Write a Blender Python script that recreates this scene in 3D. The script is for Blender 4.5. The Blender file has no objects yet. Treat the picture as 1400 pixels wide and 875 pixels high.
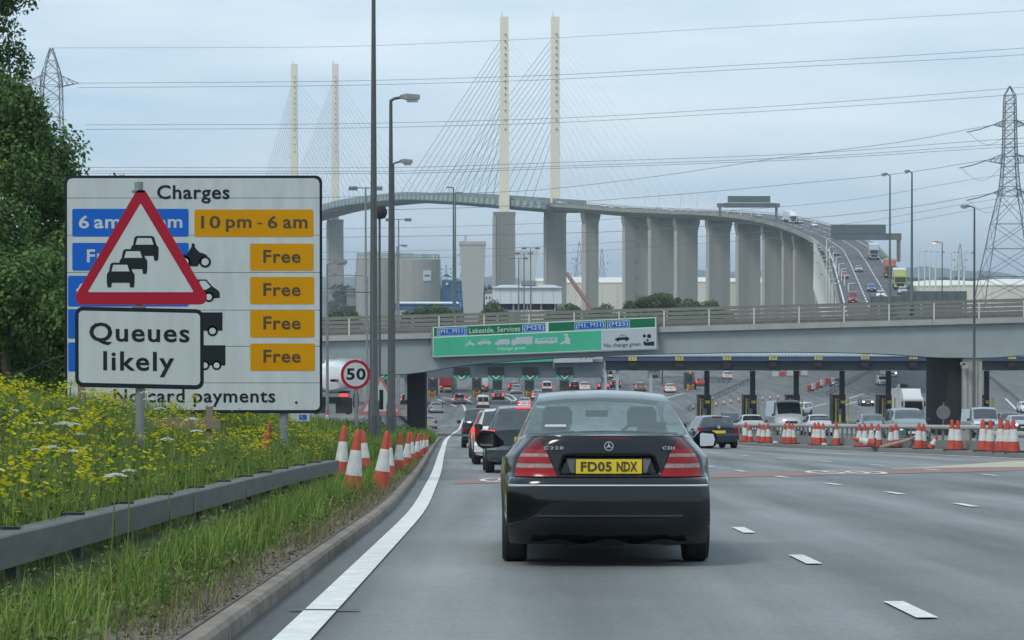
import bpy, math, random
import numpy as np
from mathutils import Vector, Matrix
random.seed(7); rng = np.random.default_rng(7)
SC = bpy.context.scene
COL = SC.collection
R = math.radians

# ------------------------------------------------------------------ camera, sky, sun, exposure
F, CX, HY, CZ = 3400.0, 700.0, 400.0, 25.0           # focal length in photo pixels, horizon row, eye height above the river
cam = bpy.data.cameras.new('camera'); camo = bpy.data.objects.new('camera', cam); COL.objects.link(camo)
cam.sensor_width = 36; cam.lens = 36 * F / 1400; cam.clip_start = 0.3; cam.clip_end = 30000
camo.location = (0, 0, CZ); camo.rotation_euler = (R(90) - math.atan(37.5 / F), 0, 0)
SC.camera = camo
SUN_EL, SUN_ROT = R(48), R(-138)                     # sun behind thin cloud, behind us to the left
w = bpy.data.worlds.new('World'); SC.world = w; w.use_nodes = True
nt = w.node_tree; nt.nodes.clear()
def N(t, ty, **k):
    n = t.nodes.new(ty)
    for a, b in k.items(): setattr(n, a, b)
    return n
out = N(nt, 'ShaderNodeOutputWorld'); bg = N(nt, 'ShaderNodeBackground'); bg.inputs[1].default_value = 0.115
sky = N(nt, 'ShaderNodeTexSky', sky_type='NISHITA', sun_disc=False, sun_elevation=SUN_EL, sun_rotation=SUN_ROT, air_density=1.0, dust_density=2.5)
tc = N(nt, 'ShaderNodeTexCoord'); mp = N(nt, 'ShaderNodeMapping'); mp.inputs['Scale'].default_value = (2.2, 2.2, 15)
nz = N(nt, 'ShaderNodeTexNoise'); nz.inputs['Scale'].default_value = 2.1; nz.inputs['Detail'].default_value = 7; nz.inputs['Roughness'].default_value = .52
rp = N(nt, 'ShaderNodeValToRGB'); rp.color_ramp.elements[0].position = .36; rp.color_ramp.elements[1].position = .70
rp.color_ramp.elements[0].color = (4.55, 6.25, 7.75, 1); rp.color_ramp.elements[1].color = (7.0, 8.15, 8.95, 1)
mx = N(nt, 'ShaderNodeMix', data_type='RGBA'); mx.inputs[0].default_value = .9
L = nt.links.new
L(tc.outputs['Generated'], mp.inputs[0]); L(mp.outputs[0], nz.inputs['Vector']); L(nz.outputs[0], rp.inputs[0])
L(sky.outputs[0], mx.inputs[6]); L(rp.outputs[0], mx.inputs[7]); L(mx.outputs[2], bg.inputs[0]); L(bg.outputs[0], out.inputs[0])
sl = bpy.data.lights.new('sun', 'SUN'); sl.energy = 1.5; sl.angle = R(16); sl.color = (1, .96, .9)
slo = bpy.data.objects.new('sun', sl); COL.objects.link(slo)
sd = Vector((math.sin(SUN_ROT) * math.cos(SUN_EL), math.cos(SUN_ROT) * math.cos(SUN_EL), math.sin(SUN_EL)))
slo.rotation_euler = (-sd).to_track_quat('-Z', 'Y').to_euler(); slo.location = (-60, 40, 120)
SC.view_settings.view_transform = 'Standard'; SC.view_settings.look = 'None'; SC.view_settings.exposure = .1; SC.view_settings.gamma = 1
SC.render.engine = 'CYCLES'; SC.cycles.use_denoising = True
SC.cycles.max_bounces = 8; SC.cycles.volume_bounces = 0; SC.cycles.transparent_max_bounces = 12
SC.cycles.caustics_reflective = False; SC.cycles.caustics_refractive = False

# ------------------------------------------------------------------ helpers
MATS = {}
def M(name, col, rough=.6, metal=0, var=.15, scale=3., bump=0, coat=0, emit=0, spec=.5, detail=6, sc3=None):
    """a procedural Principled material: noise varies colour and roughness, optional bump"""
    if name in MATS: return MATS[name]
    m = bpy.data.materials.new(name); m.use_nodes = True; t = m.node_tree; p = t.nodes['Principled BSDF']
    tcn = N(t, 'ShaderNodeTexCoord'); nn = N(t, 'ShaderNodeTexNoise'); nn.inputs['Scale'].default_value = scale; nn.inputs['Detail'].default_value = detail
    nn.inputs['Roughness'].default_value = .65
    if sc3:
        mm = N(t, 'ShaderNodeMapping'); mm.inputs['Scale'].default_value = sc3
        t.links.new(tcn.outputs['Object'], mm.inputs[0]); t.links.new(mm.outputs[0], nn.inputs['Vector'])
    else: t.links.new(tcn.outputs['Object'], nn.inputs['Vector'])
    r = N(t, 'ShaderNodeValToRGB'); e = r.color_ramp.elements; e[0].position = .28; e[1].position = .72
    c = Vector(col); e[0].color = (*(c * (1 - var)), 1); e[1].color = (*[min(1, q) for q in c * (1 + var)], 1)
    t.links.new(nn.outputs[0], r.inputs[0]); t.links.new(r.outputs[0], p.inputs['Base Color'])
    p.inputs['Roughness'].default_value = rough; p.inputs['Metallic'].default_value = metal
    p.inputs['Specular IOR Level'].default_value = spec
    if coat: p.inputs['Coat Weight'].default_value = coat; p.inputs['Coat Roughness'].default_value = .06
    if bump:
        b = N(t, 'ShaderNodeBump'); b.inputs['Strength'].default_value = bump; b.inputs['Distance'].default_value = .02
        t.links.new(nn.outputs[0], b.inputs['Height']); t.links.new(b.outputs[0], p.inputs['Normal'])
    if emit:
        p.inputs['Emission Color'].default_value = (*col, 1); p.inputs['Emission Strength'].default_value = emit
    MATS[name] = m; return m
def glass(name, tint, clear, rough=.03, coat=.8):
    if name in MATS: return MATS[name]
    m = bpy.data.materials.new(name); m.use_nodes = True; t = m.node_tree; p = t.nodes['Principled BSDF']
    p.inputs['Base Color'].default_value = (*tint, 1); p.inputs['Roughness'].default_value = rough
    p.inputs['Specular IOR Level'].default_value = .9; p.inputs['Coat Weight'].default_value = coat; p.inputs['Coat IOR'].default_value = 1.9
    tr = N(t, 'ShaderNodeBsdfTransparent'); tr.inputs[0].default_value = (.82, .9, .9, 1)
    nz = N(t, 'ShaderNodeTexNoise'); nz.inputs['Scale'].default_value = 2.; mr = N(t, 'ShaderNodeMapRange')
    mr.inputs['To Min'].default_value = clear - .06; mr.inputs['To Max'].default_value = clear + .06
    x = N(t, 'ShaderNodeMixShader'); o = t.nodes['Material Output']
    t.links.new(nz.outputs[0], mr.inputs[0]); t.links.new(mr.outputs[0], x.inputs[0])
    t.links.new(p.outputs[0], x.inputs[1]); t.links.new(tr.outputs[0], x.inputs[2]); t.links.new(x.outputs[0], o.inputs[0])
    MATS[name] = m; return m
def pchip(pts, t):
    xs = [p[0] for p in pts]; n = len(pts)
    if t <= xs[0]: return pts[0][1] + (t - xs[0]) * 0
    if t >= xs[-1]: return pts[-1][1]
    d = [(pts[i+1][1] - pts[i][1]) / (xs[i+1] - xs[i]) for i in range(n - 1)]
    def m(i):
        if i == 0: return d[0]
        if i == n - 1: return d[-1]
        return 0 if d[i-1] * d[i] <= 0 else 2 * d[i-1] * d[i] / (d[i-1] + d[i])
    for i in range(n - 1):
        if t <= xs[i+1]:
            h = xs[i+1] - xs[i]; u = (t - xs[i]) / h
            return (pts[i][1] * (2*u**3 - 3*u*u + 1) + m(i) * h * (u**3 - 2*u*u + u) + pts[i+1][1] * (3*u*u - 2*u**3) + m(i+1) * h * (u**3 - u*u))
def smooth(t): t = max(0., min(1., t)); return t * t * (3 - 2 * t)
def px(x, y, d): return Vector(((x - CX) * d / F, d, CZ - (y - HY) * d / F))     # a photo pixel at a known distance
def ppm(d): return F / d
class MB:
    def __init__(s): s.v = []; s.f = []
    def add(s, vs, fs):
        o = len(s.v); s.v += [tuple(v) for v in vs]; s.f += [tuple(i + o for i in f) for f in fs]; return s
    def box(s, c, sz, rz=0, rx=0, ry=0):
        m = Matrix.Translation(c) @ Matrix.Rotation(rz, 4, 'Z') @ Matrix.Rotation(ry, 4, 'Y') @ Matrix.Rotation(rx, 4, 'X')
        h = [q / 2 for q in sz]
        vs = [m @ Vector((a * h[0], b * h[1], e * h[2])) for e in (-1, 1) for a, b in ((-1, -1), (1, -1), (1, 1), (-1, 1))]
        return s.add(vs, [(3, 2, 1, 0), (4, 5, 6, 7), (0, 1, 5, 4), (1, 2, 6, 5), (2, 3, 7, 6), (3, 0, 4, 7)])
    def cyl(s, p0, p1, r0, r1=None, n=8, caps=True):
        p0 = Vector(p0); p1 = Vector(p1); r1 = r0 if r1 is None else r1
        a = (p1 - p0).normalized(); q = Vector((0, 0, 1)) if abs(a.z) < .9 else Vector((1, 0, 0))
        u = a.cross(q).normalized(); v = a.cross(u)
        vs = []
        for p, r in ((p0, r0), (p1, r1)):
            vs += [p + u * (r * math.cos(6.28318 * i / n)) + v * (r * math.sin(6.28318 * i / n)) for i in range(n)]
        fs = [(i, n + i, n + (i + 1) % n, (i + 1) % n) for i in range(n)]
        if caps: fs += [tuple(range(n)), tuple(range(2 * n - 1, n - 1, -1))]
        return s.add(vs, fs)
    def tube(s, pts, r, n=5):
        for a, b in zip(pts[:-1], pts[1:]): s.cyl(a, b, r, r, n, False)
        return s
    def pipe(s, pts, r, n=6):
        """one continuous tube along a polyline"""
        pts = [Vector(p) for p in pts]; rings = []
        for i, p in enumerate(pts):
            a = (pts[min(i + 1, len(pts) - 1)] - pts[max(i - 1, 0)]).normalized()
            q = Vector((0, 0, 1)) if abs(a.z) < .95 else Vector((1, 0, 0))
            u = a.cross(q).normalized(); v = a.cross(u); rr = r[i] if isinstance(r, (list, tuple)) else r
            rings.append([p + u * (rr * math.cos(6.28318 * k / n)) + v * (rr * math.sin(6.28318 * k / n)) for k in range(n)])
        return s.loft(rings)
    def loft(s, rings, cap0=True, cap1=True):
        n = len(rings[0]); vs = [p for r in rings for p in r]; fs = []
        for k in range(len(rings) - 1):
            fs += [(k*n + i, k*n + (i+1) % n, (k+1)*n + (i+1) % n, (k+1)*n + i) for i in range(n)]
        if cap0: fs.append(tuple(range(n - 1, -1, -1)))
        if cap1: fs.append(tuple((len(rings) - 1) * n + i for i in range(n)))
        return s.add(vs, fs)
    def prism(s, pts, ext):
        """polygon (3D points) pushed along a vector"""
        n = len(pts); e = Vector(ext); a = [Vector(p) for p in pts]
        return s.add(a + [p + e for p in a], [tuple(range(n - 1, -1, -1)), tuple(range(n, 2 * n))] + [(i, (i+1) % n, n + (i+1) % n, n + i) for i in range(n)])
    def lathe(s, prof, c=(0, 0, 0), n=12):
        c = Vector(c); rings = [[c + Vector((r * math.cos(6.28318 * i / n), r * math.sin(6.28318 * i / n), z)) for i in range(n)] for r, z in prof]
        return s.loft(rings)
    def grid(s, fn, us, vs):
        """surface fn(u, v) -> point"""
        nv = len(vs); return s.add([fn(u, v) for u in us for v in vs], [(i*nv + j, (i+1)*nv + j, (i+1)*nv + j + 1, i*nv + j + 1) for i in range(len(us) - 1) for j in range(nv - 1)])
    def mesh(s, name='part', flat=True, ang=32):
        me = bpy.data.meshes.new(name); me.from_pydata(s.v, [], s.f); me.update()
        if not flat:
            me.polygons.foreach_set('use_smooth', [True] * len(me.polygons)); me.set_sharp_from_angle(angle=R(ang))
        return me
def fixn(me):
    import bmesh
    b = bmesh.new(); b.from_mesh(me); bmesh.ops.recalc_face_normals(b, faces=b.faces); b.to_mesh(me); b.free(); return me
def obj(name, data, mat=None, parent=None, loc=(0, 0, 0), flat=True, ang=32):
    if isinstance(data, MB): data = fixn(data.mesh(name, flat, ang))
    o = bpy.data.objects.new(name, data); COL.objects.link(o); o.location = loc
    if mat is not None:
        if not data.materials: data.materials.append(mat)
        if data.materials[0] != mat: o.material_slots[0].link = 'OBJECT'; o.material_slots[0].material = mat
    if parent: o.parent = parent
    return o
def wpart(name, mb, mat, root, flat=True, ang=32):
    """a part whose vertices were written in world coordinates"""
    l = root.matrix_basis.translation
    mb.v = [(a - l.x, b - l.y, c - l.z) for a, b, c in mb.v]
    return obj(name, mb, mat, root, flat=flat, ang=ang)
def sub(name, mb, mat, part, root, flat=True):
    """a sub-part written in world coordinates, under a part of root"""
    l = root.matrix_basis.translation
    mb.v = [(a - l.x, b - l.y, c - l.z) for a, b, c in mb.v]
    return obj(name, mb, mat, part, flat=flat)
def tag(o, label=None, cat=None, group=None, kind=None):
    for k, v in (('label', label), ('category', cat), ('group', group), ('kind', kind)):
        if v: o[k] = v
    return o
def thing(name, label, cat, loc=(0, 0, 0), rz=0, group=None):
    o = bpy.data.objects.new(name, None); COL.objects.link(o); o.location = loc; o.rotation_euler = (0, 0, rz); o.empty_display_size = .2
    return tag(o, label, cat, group)
def kids(o): return [c for c in bpy.data.objects if c.parent == o]
def copy_tree(o, parent=None, ch=None):
    c = o.copy(); COL.objects.link(c); c.parent = parent
    for k in o.children: copy_tree(k, c)
    return c
def rrect(x0, y0, x1, y1, r, n=5):
    p = []
    for cx, cy, a in ((x1 - r, y1 - r, 0), (x0 + r, y1 - r, 90), (x0 + r, y0 + r, 180), (x1 - r, y0 + r, 270)):
        p += [(cx + r * math.cos(R(a + 90 * i / n)), cy + r * math.sin(R(a + 90 * i / n))) for i in range(n + 1)]
    return p
def plate(pts, d, t=.003):
    """polygon of photo pixels at distance d, t metres thick, front face at d"""
    return MB().prism([px(x, y, d) for x, y in pts], (0, t, 0))
TXT = {}
def text_data(s, bold=.012, sp=1.06):
    key = (s, bold, sp)
    if key not in TXT:
        c = bpy.data.curves.new('lettering', 'FONT'); c.body = s; c.offset = bold; c.space_character = sp; c.resolution_u = 3; c.extrude = .001
        o = bpy.data.objects.new('lettering', c); COL.objects.link(o); bpy.context.view_layer.update()
        me = bpy.data.meshes.new_from_object(o.evaluated_get(bpy.context.evaluated_depsgraph_get()))
        bpy.data.objects.remove(o)
        n = len(me.vertices); a = np.zeros(n * 3); me.vertices.foreach_get('co', a); a = a.reshape(n, 3)
        TXT[key] = (a, [tuple(p.vertices) for p in me.polygons])
    return TXT[key]
def text(s, x0, x1, y0, y1, d, bold=.012, shear=0, sp=1.06):
    """lettering filling a box of photo pixels at distance d (y0 upper), as a builder in world coordinates"""
    a, fs = text_data(s, bold, sp); lo = a.min(0); hi = a.max(0); m = MB(); vs = []
    for p in a:
        u = (p[0] - lo[0]) / (hi[0] - lo[0]); v = (p[1] - lo[1]) / (hi[1] - lo[1])
        q = px(x0 + (x1 - x0) * u, y1 + (y0 - y1) * v + shear * u, d); q.y += -.002 if p[2] > 0 else .002; vs.append(q)
    return m.add(vs, fs)
def np_mesh(name, verts, faces_flat, nper, smooth_=False):
    """big mesh from numpy arrays, all faces with nper corners"""
    me = bpy.data.meshes.new(name); nf = len(faces_flat) // nper
    me.vertices.add(len(verts)); me.vertices.foreach_set('co', np.ascontiguousarray(verts, dtype=np.float32).ravel())
    me.loops.add(len(faces_flat)); me.loops.foreach_set('vertex_index', np.ascontiguousarray(faces_flat, dtype=np.int32))
    me.polygons.add(nf); me.polygons.foreach_set('loop_start', np.arange(0, nf * nper, nper, dtype=np.int32))
    me.polygons.foreach_set('loop_total', np.full(nf, nper, dtype=np.int32))
    me.update(calc_edges=True)
    return me

# ------------------------------------------------------------------ lie of the land
def depth(d):
    d = max(d, -260)
    if d < 255: return 1.18 + .0505 * d
    if d < 325: u = d - 255; return 14.06 + .0505 * u - .0505 * u * u / 140
    return 15.83
def G(d): return CZ - depth(d)
def gd(y, up=0):
    """distance at which the road (raised by up) meets photo row y"""
    lo, hi = 5., 560.
    f = lambda d: HY + (depth(d) - up) * F / d
    for _ in range(60):
        m = (lo + hi) / 2
        if f(m) > y: lo = m
        else: hi = m
    return lo
XLP = [(-60, -1.16), (0, -1.16), (28, -1.18), (44, -1.43), (83, -2.35), (142, -3.7), (225, -5.0), (305, -6.1), (340, -6.4), (375, -8.8)]
XBP = [(-60, 6.1), (0, 6.2), (33, 6.12), (56, 5.0), (81, 3.7), (120, 1.8), (190, -.6), (330, -3)]
XCP = [(-60, 10.1), (0, 10.2), (30, 10.3), (52, 9.8), (81, 7.0), (110, 4.6), (190, 2.4), (330, 1)]
XRP = [(-60, 17.5), (0, 17.3), (40, 16.9), (71, 14.7), (90.6, 11.5), (105, 9.6), (130, 7.9), (190, 6.0), (330, 5)]
XL = lambda d: pchip(XLP, d); XB = lambda d: pchip(XBP, d); XC = lambda d: pchip(XCP, d); XR = lambda d: pchip(XRP, d)
KERB = lambda d: XL(d) - .33
def bank(x, d): return .9 * smooth((-3.0 - x) / 4) * (1 - smooth((d - 60) / 60))
def T(x, d): return G(d) + .11 + bank(x, d)

# ------------------------------------------------------------------ surface materials of the setting
def asphalt(name, col, seed=0):
    m = M(name, col, .82, var=.16, scale=.22, detail=8, spec=.3); t = m.node_tree; p = t.nodes['Principled BSDF']
    src = p.inputs['Base Color'].links[0].from_socket
    tcn = N(t, 'ShaderNodeTexCoord'); mm = N(t, 'ShaderNodeMapping'); mm.inputs['Scale'].default_value = (1.1, .035, 1); mm.inputs['Location'].default_value = (seed, seed, 0)
    n1 = N(t, 'ShaderNodeTexNoise'); n1.inputs['Scale'].default_value = 1.; n1.inputs['Detail'].default_value = 3
    n2 = N(t, 'ShaderNodeTexNoise'); n2.inputs['Scale'].default_value = 26.; n2.inputs['Detail'].default_value = 4; n2.inputs['Roughness'].default_value = .8
    mapr = N(t, 'ShaderNodeMapRange'); mapr.inputs['From Min'].default_value = .3; mapr.inputs['From Max'].default_value = .7; mapr.inputs['To Min'].default_value = .70; mapr.inputs['To Max'].default_value = 1.2
    mapr2 = N(t, 'ShaderNodeMapRange'); mapr2.inputs['From Min'].default_value = .25; mapr2.inputs['From Max'].default_value = .75; mapr2.inputs['To Min'].default_value = .72; mapr2.inputs['To Max'].default_value = 1.28
    mu = N(t, 'ShaderNodeMath', operation='MULTIPLY'); vm = N(t, 'ShaderNodeVectorMath', operation='SCALE'); b = N(t, 'ShaderNodeBump')
    b.inputs['Strength'].default_value = .35; b.inputs['Distance'].default_value = .01
    l = t.links.new
    l(tcn.outputs['Object'], mm.inputs[0]); l(mm.outputs[0], n1.inputs['Vector']); l(tcn.outputs['Object'], n2.inputs['Vector'])
    l(n1.outputs[0], mapr.inputs[0]); l(n2.outputs[0], mapr2.inputs[0]); l(mapr.outputs[0], mu.inputs[0]); l(mapr2.outputs[0], mu.inputs[1])
    l(src, vm.inputs[0]); l(mu.outputs[0], vm.inputs['Scale']); l(vm.outputs[0], p.inputs['Base Color'])
    l(n2.outputs[0], b.inputs['Height']); l(b.outputs[0], p.inputs['Normal'])
    return m
ASPH = asphalt('asphalt', (.225, .236, .232)); ASPH2 = asphalt('asphalt_plaza', (.158, .162, .162), 4); ASPH3 = asphalt('asphalt_bridge', (.115, .118, .122), 9)
PAINT = M('road_paint', (.68, .68, .645), .65, var=.2, scale=5, bump=.2)
PAINTY = M('road_paint_worn', (.62, .62, .58), .7, var=.2, scale=6)
REDSURF = M('red_surfacing', (.265, .165, .145), .85, var=.22, scale=1.6, bump=.2)
TANSURF = M('buff_surfacing', (.46, .41, .31), .85, var=.12, scale=2)
TAR = M('tar', (.035, .036, .038), .5, var=.2, scale=8)
CONC = M('concrete', (.36, .355, .335), .85, var=.14, scale=.8, bump=.1)
CONCD = M('concrete_dark', (.20, .20, .19), .85, var=.16, scale=.5)
KERBM = M('kerb_concrete', (.215, .18, .145), .9, var=.42, scale=3.5, bump=.4)
GALV = M('galvanised_steel', (.24, .245, .24), .6, .3, var=.18, scale=4, bump=.05)
GALVD = M('weathered_steel', (.17, .175, .17), .6, .3, var=.25, scale=3)
STEELG = M('lamp_post_steel', (.085, .093, .095), .55, .2, var=.15, scale=5)
GREENP = M('green_post_paint', (.085, .14, .12), .5, 0, var=.15, scale=4)
BLACK = M('black_rubber', (.018, .018, .02), .75, var=.2, scale=8)
GRASSG = M('grass_ground', (.062, .085, .028), .95, var=.45, scale=.9, bump=.5)
SOIL = M('gravelly_soil', (.12, .10, .075), .95, var=.6, scale=7, bump=.8)
LAND = M('far_land', (.085, .11, .07), .95, var=.4, scale=.006)
HILL = M('wooded_hill', (.045, .065, .05), .95, var=.4, scale=.012)

# ------------------------------------------------------------------ ground, roads, markings
def lin(a, b, n): return [a + (b - a) * i / (n - 1) for i in range(n)]
xs = [-9000, -4000, -1500, -600, -250, -120, -60, 0, 60, 120, 250, 600, 1500, 4000, 9000]
ys = [-5000, -1500, -600] + lin(-260, 250, 16) + lin(256, 330, 16) + [420, 600, 750, 900, 1500, 3000, 6000, 11000]
def gz(x, y): return G(y) - .12 if y < 600 else (G(y) - .12) - 4 * smooth((y - 600) / 300)
tag(obj('ground', MB().grid(lambda x, y: (x, y, gz(x, y)), xs, ys), LAND), kind='structure')
def sheet(name, ds, fl, fr, dz, mat, n=2, parent=None):
    m = MB(); m.grid(lambda d, u: (fl(d) + (fr(d) - fl(d)) * u, d, G(d) + dz), ds, lin(0, 1, n))
    o = obj(name, m, mat, parent); return o
D1 = lin(-240, -60, 10)[:-1] + lin(-60, 250, 63) + lin(254, 330, 20) + [360, 400, 450, 520, 640]
def road_mesh():
    """carriageway with a wear attribute: paler wheel tracks, darker drip lines between them, lane by lane"""
    XA_ = lambda d: XL(d) + 3.6
    cols = 64; m = MB(); wear = []; vs = []
    DD = D1[:9] + lin(-60, 250, 125) + D1[72:]
    for d in DD:
        e = [XL(d), XA_(d), XB(d), XC(d), XR(d)]; k = KERB(d)
        for j in range(cols):
            x = k + (XR(d) + 1.5 - k) * j / (cols - 2) if j < cols - 1 else 60.
            wv = 0.
            for a, b in zip(e[:-1], e[1:]):
                if a <= x <= b and b - a > 1.5:
                    t = (x - a) / (b - a); wv = .5 * math.exp(-((t - .5) / .13) ** 2) - .5 * (math.exp(-((t - .26) / .08) ** 2) + math.exp(-((t - .74) / .08) ** 2)); wv *= min(1, (b - a) / 3)
            if x < e[0]: wv = .9
            vs.append((x, d, G(d))); wear.append(wv)
    n = cols; m.add(vs, [(i*n + j, i*n + j + 1, (i+1)*n + j + 1, (i+1)*n + j) for i in range(len(DD) - 1) for j in range(n - 1)])
    me = m.mesh('road'); at = me.attributes.new('wear', 'FLOAT', 'POINT'); at.data.foreach_set('value', wear); return me
def wear_link(m):
    t = m.node_tree; p = t.nodes['Principled BSDF']; src = p.inputs['Base Color'].links[0].from_socket
    a = N(t, 'ShaderNodeAttribute', attribute_name='wear'); nn = N(t, 'ShaderNodeTexNoise'); nn.inputs['Scale'].default_value = .5; nn.inputs['Detail'].default_value = 5
    mu = N(t, 'ShaderNodeMath', operation='MULTIPLY'); r = N(t, 'ShaderNodeMapRange'); r.inputs['From Min'].default_value = -.5; r.inputs['From Max'].default_value = .5; r.inputs['To Min'].default_value = 1.14; r.inputs['To Max'].default_value = .70; r.clamp = False
    v = N(t, 'ShaderNodeVectorMath', operation='SCALE'); l = t.links.new
    l(a.outputs['Fac'], mu.inputs[0]); l(nn.outputs[0], mu.inputs[1]); mu2 = N(t, 'ShaderNodeMath', operation='MULTIPLY'); mu2.inputs[1].default_value = 1.8; l(mu.outputs[0], mu2.inputs[0]); l(mu2.outputs[0], r.inputs[0]); l(src, v.inputs[0]); l(r.outputs[0], v.inputs['Scale']); l(v.outputs[0], p.inputs['Base Color'])
wear_link(ASPH)
ROAD = tag(obj('road', road_mesh(), ASPH), kind='structure')
SRX = lambda d: (-5.6 + (KERB(d) + 5.6) * smooth((d - 96) / 50) if d < 146 else KERB(d))
SRZ = lambda d: 1.35 * smooth((d - 95) / 45) * (1 - smooth((d - 190) / 55))       # the side road runs over a low rise
tag(obj('side_road', MB().grid(lambda d, u: ((-75, -7.9, -6.4, SRX(d) - .02, SRX(d))[u] if u > 2 or u == 0 else min((-75, -7.9, -6.4)[u], SRX(d) - .3 * (3 - u)), d, G(d) - .006 + (SRZ(d) if u < 2 else 0)), lin(75, 250, 60) + lin(254, 330, 20) + [360, 400, 450, 520], [0, 1, 2, 3, 4]), ASPH2), kind='structure')
tag(sheet('toll_plaza_road', lin(300, 330, 8) + [360, 400, 450, 520, 640], lambda d: -70, lambda d: 130, .008, ASPH2), kind='structure')
def mark(name, f, d0, d1, wd, mat=PAINT, dz=.012, step=3., taper=0):
    n = max(2, int((d1 - d0) / step) + 1); ds = lin(d0, d1, n)
    return sheet(name, ds, lambda d: f(d) - wd / 2, lambda d: f(d) + wd / 2, dz, mat, 2, ROAD)
mark('edge_line', XL, -60, 15.08, .2); mark('edge_line', XL, 15.18, 303, .2)
mark('edge_line', lambda d: XR(d), -60, 300, .22)
def dashes(f, first, step, ln, wd, last, mat=PAINT):
    d = first
    while d < last: mark('lane_dash', f, d - ln / 2, d + ln / 2, wd, mat, .012, 1.5); d += step
XA = lambda d: XL(d) + 3.6 + .02 * max(0, d - 30) * 0
dashes(XA, -1.0 + 5.4 * 0, 5.4, 1.3, .13, 150); dashes(XB, 1.4, 5.35, 1.3, .13, 120); dashes(XC, 3.0, 5.35, 1.3, .13, 118)
# tar joints across the carriageway
sheet('tar_joint', lin(15.09, 15.17, 2), lambda d: -1.36, lambda d: -.93, .014, TAR, 2, ROAD)
sheet('tar_joint', lin(165, 168.5, 2), lambda d: KERB(d) - 2.5, lambda d: 2.5, .014, TAR, 2, ROAD)
# red band with two worn speed roundels, buff surfacing to the right
def band(name, x0, x1, d0f, wf, mat, dz=.007):
    m = MB().grid(lambda x, u: (x, d0f(x) + wf(x) * (u - .5), G(d0f(x) + wf(x) * (u - .5)) + dz), lin(x0, x1, 14), lin(0, 1, 3))
    return obj(name, m, mat, ROAD)
BD = lambda x: 46.0 + (x + 1.2) * .93
band('red_band', -1.06, 14.5, BD, lambda x: 3.7 + .06 * x, REDSURF)
band('buff_strip', 8.8, 17.2, lambda x: BD(x) + 2.2 + (x - 8.8) * .42, lambda x: .5 + 7.4 * smooth((x - 8.8) / 6), TANSURF, .0095)
def roundel(cx, cd, rx, rd):
    k = 40; m = MB(); ring = lambda s: [(cx + rx * s * math.cos(6.28318 * i / k), cd + rd * s * math.sin(6.28318 * i / k)) for i in range(k)]
    a, b = ring(1), ring(.86)
    m.add([(x, y, G(y) + .013) for x, y in a + b], [(i, (i+1) % k, k + (i+1) % k, k + i) for i in range(k)])
    o = obj('speed_roundel', m, PAINT, ROAD)
    t, fs = text_data('50', .01, 1.0); lo, hi = t.min(0), t.max(0); m = MB()
    keep = []; vs = []
    for p in t:
        u = (p[0] - lo[0]) / (hi[0] - lo[0]) - .5; v = (p[1] - lo[1]) / (hi[1] - lo[1]) - .5
        yy = cd + rd * 1.15 * v; vs.append((cx + rx * 1.15 * u, yy, G(yy) + .013 + (.001 if p[2] > 0 else 0)))
    obj('roundel_number', m.add(vs, fs), PAINTY, o)
roundel(7.2, 53.6, .85, 2.1); roundel(.1, 47.0, .72, 1.9)
# toll approach lane lines on the plaza
def wline(pts, wd=.16, name='lane_line', mat=PAINT):
    P = [Vector((*q, 0)) for q in pts]; m = MB(); a, b = [], []
    for i, p in enumerate(P):
        t = (P[min(i+1, len(P)-1)] - P[max(0, i-1)]).normalized(); s = Vector((-t.y, t.x, 0)) * wd / 2
        a.append(p + s); b.append(p - s)
    n = len(P); m.add([(q.x, q.y, G(q.y) + .02) for q in a + b], [(i, i+1, n+i+1, n+i) for i in range(n - 1)])
    return obj(name, m, mat, ROAD)
def gp(x, y): d = gd(y); return ((x - CX) * d / F, d)
for pl in ([(632, 577), (638, 566), (634, 555), (618, 546), (596, 541)], [(703, 550), (692, 543), (672, 538)], [(697, 552), (706, 546), (700, 541), (688, 537)],
           [(649, 552), (625, 540), (619, 537)], [(655, 537), (640, 545)], [(624, 556), (600, 547), (584, 541)], [(716, 537), (738, 543), (760, 546)],
           [(560, 548), (548, 541)], [(905, 546), (935, 538)], [(938, 556), (975, 543)], [(1095, 560), (1130, 552)], [(1160, 545), (1182, 538)], [(1136, 560), (1172, 549)], [(1205, 570), (1225, 545)], [(1375, 545), (1390, 560)]):
    P = [gp(*q) for q in pl]
    fine = []
    for i in range(len(P) - 1): fine += [(P[i][0] + (P[i+1][0] - P[i][0]) * k / 4, P[i][1] + (P[i+1][1] - P[i][1]) * k / 4) for k in range(4)]
    wline(fine + [P[-1]], .28)
for x0, x1, y in ((598, 628, 582), (590, 618, 592)): wline([gp(x0, y), gp(x1, y)], .5)

# verge with its kerb
VR = lambda d: KERB(d) - .12
VLf = lambda d: -70 + (64.4) * smooth((d - 70) / 26) if d < 100 else -5.6 + (KERB(d) - .2 + 5.6) * smooth((d - 96) / 50)
dv = lin(-240, -40, 9)[:-1] + lin(-40, 100, 71) + lin(102, 144, 15)
us = [0, .02, .04, .06, .08, .11, .15, .2, .3, .5, 1]
def vpt(d, u):
    x = VR(d) + (VLf(d) - VR(d)) * (u if d < 70 else u ** (1 + 0 * d)); return (x, d, T(x, d))
tag(obj('verge', MB().grid(vpt, dv, us), GRASSG), kind='structure')
m = MB(); m.grid(lambda d, u: (VR(d) + .004 - (.37 + .12 * math.sin(d * 1.7) + .1 * math.sin(d * .61)) * u, d, T(-2, d) + .006 * (1 - u)), lin(-20, 140, 160), lin(0, 1, 3))
tag(obj('verge_edge', m, SOIL), kind='structure')
KB = MB()
kerb_root = tag(obj('kerb', MB().grid(lambda d, u: (KERB(d) - .006 - .02 * u, d, G(d) - .02 + .0 * u), [-40, -39.9], [0, 1]), KERBM), kind='structure')
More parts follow.
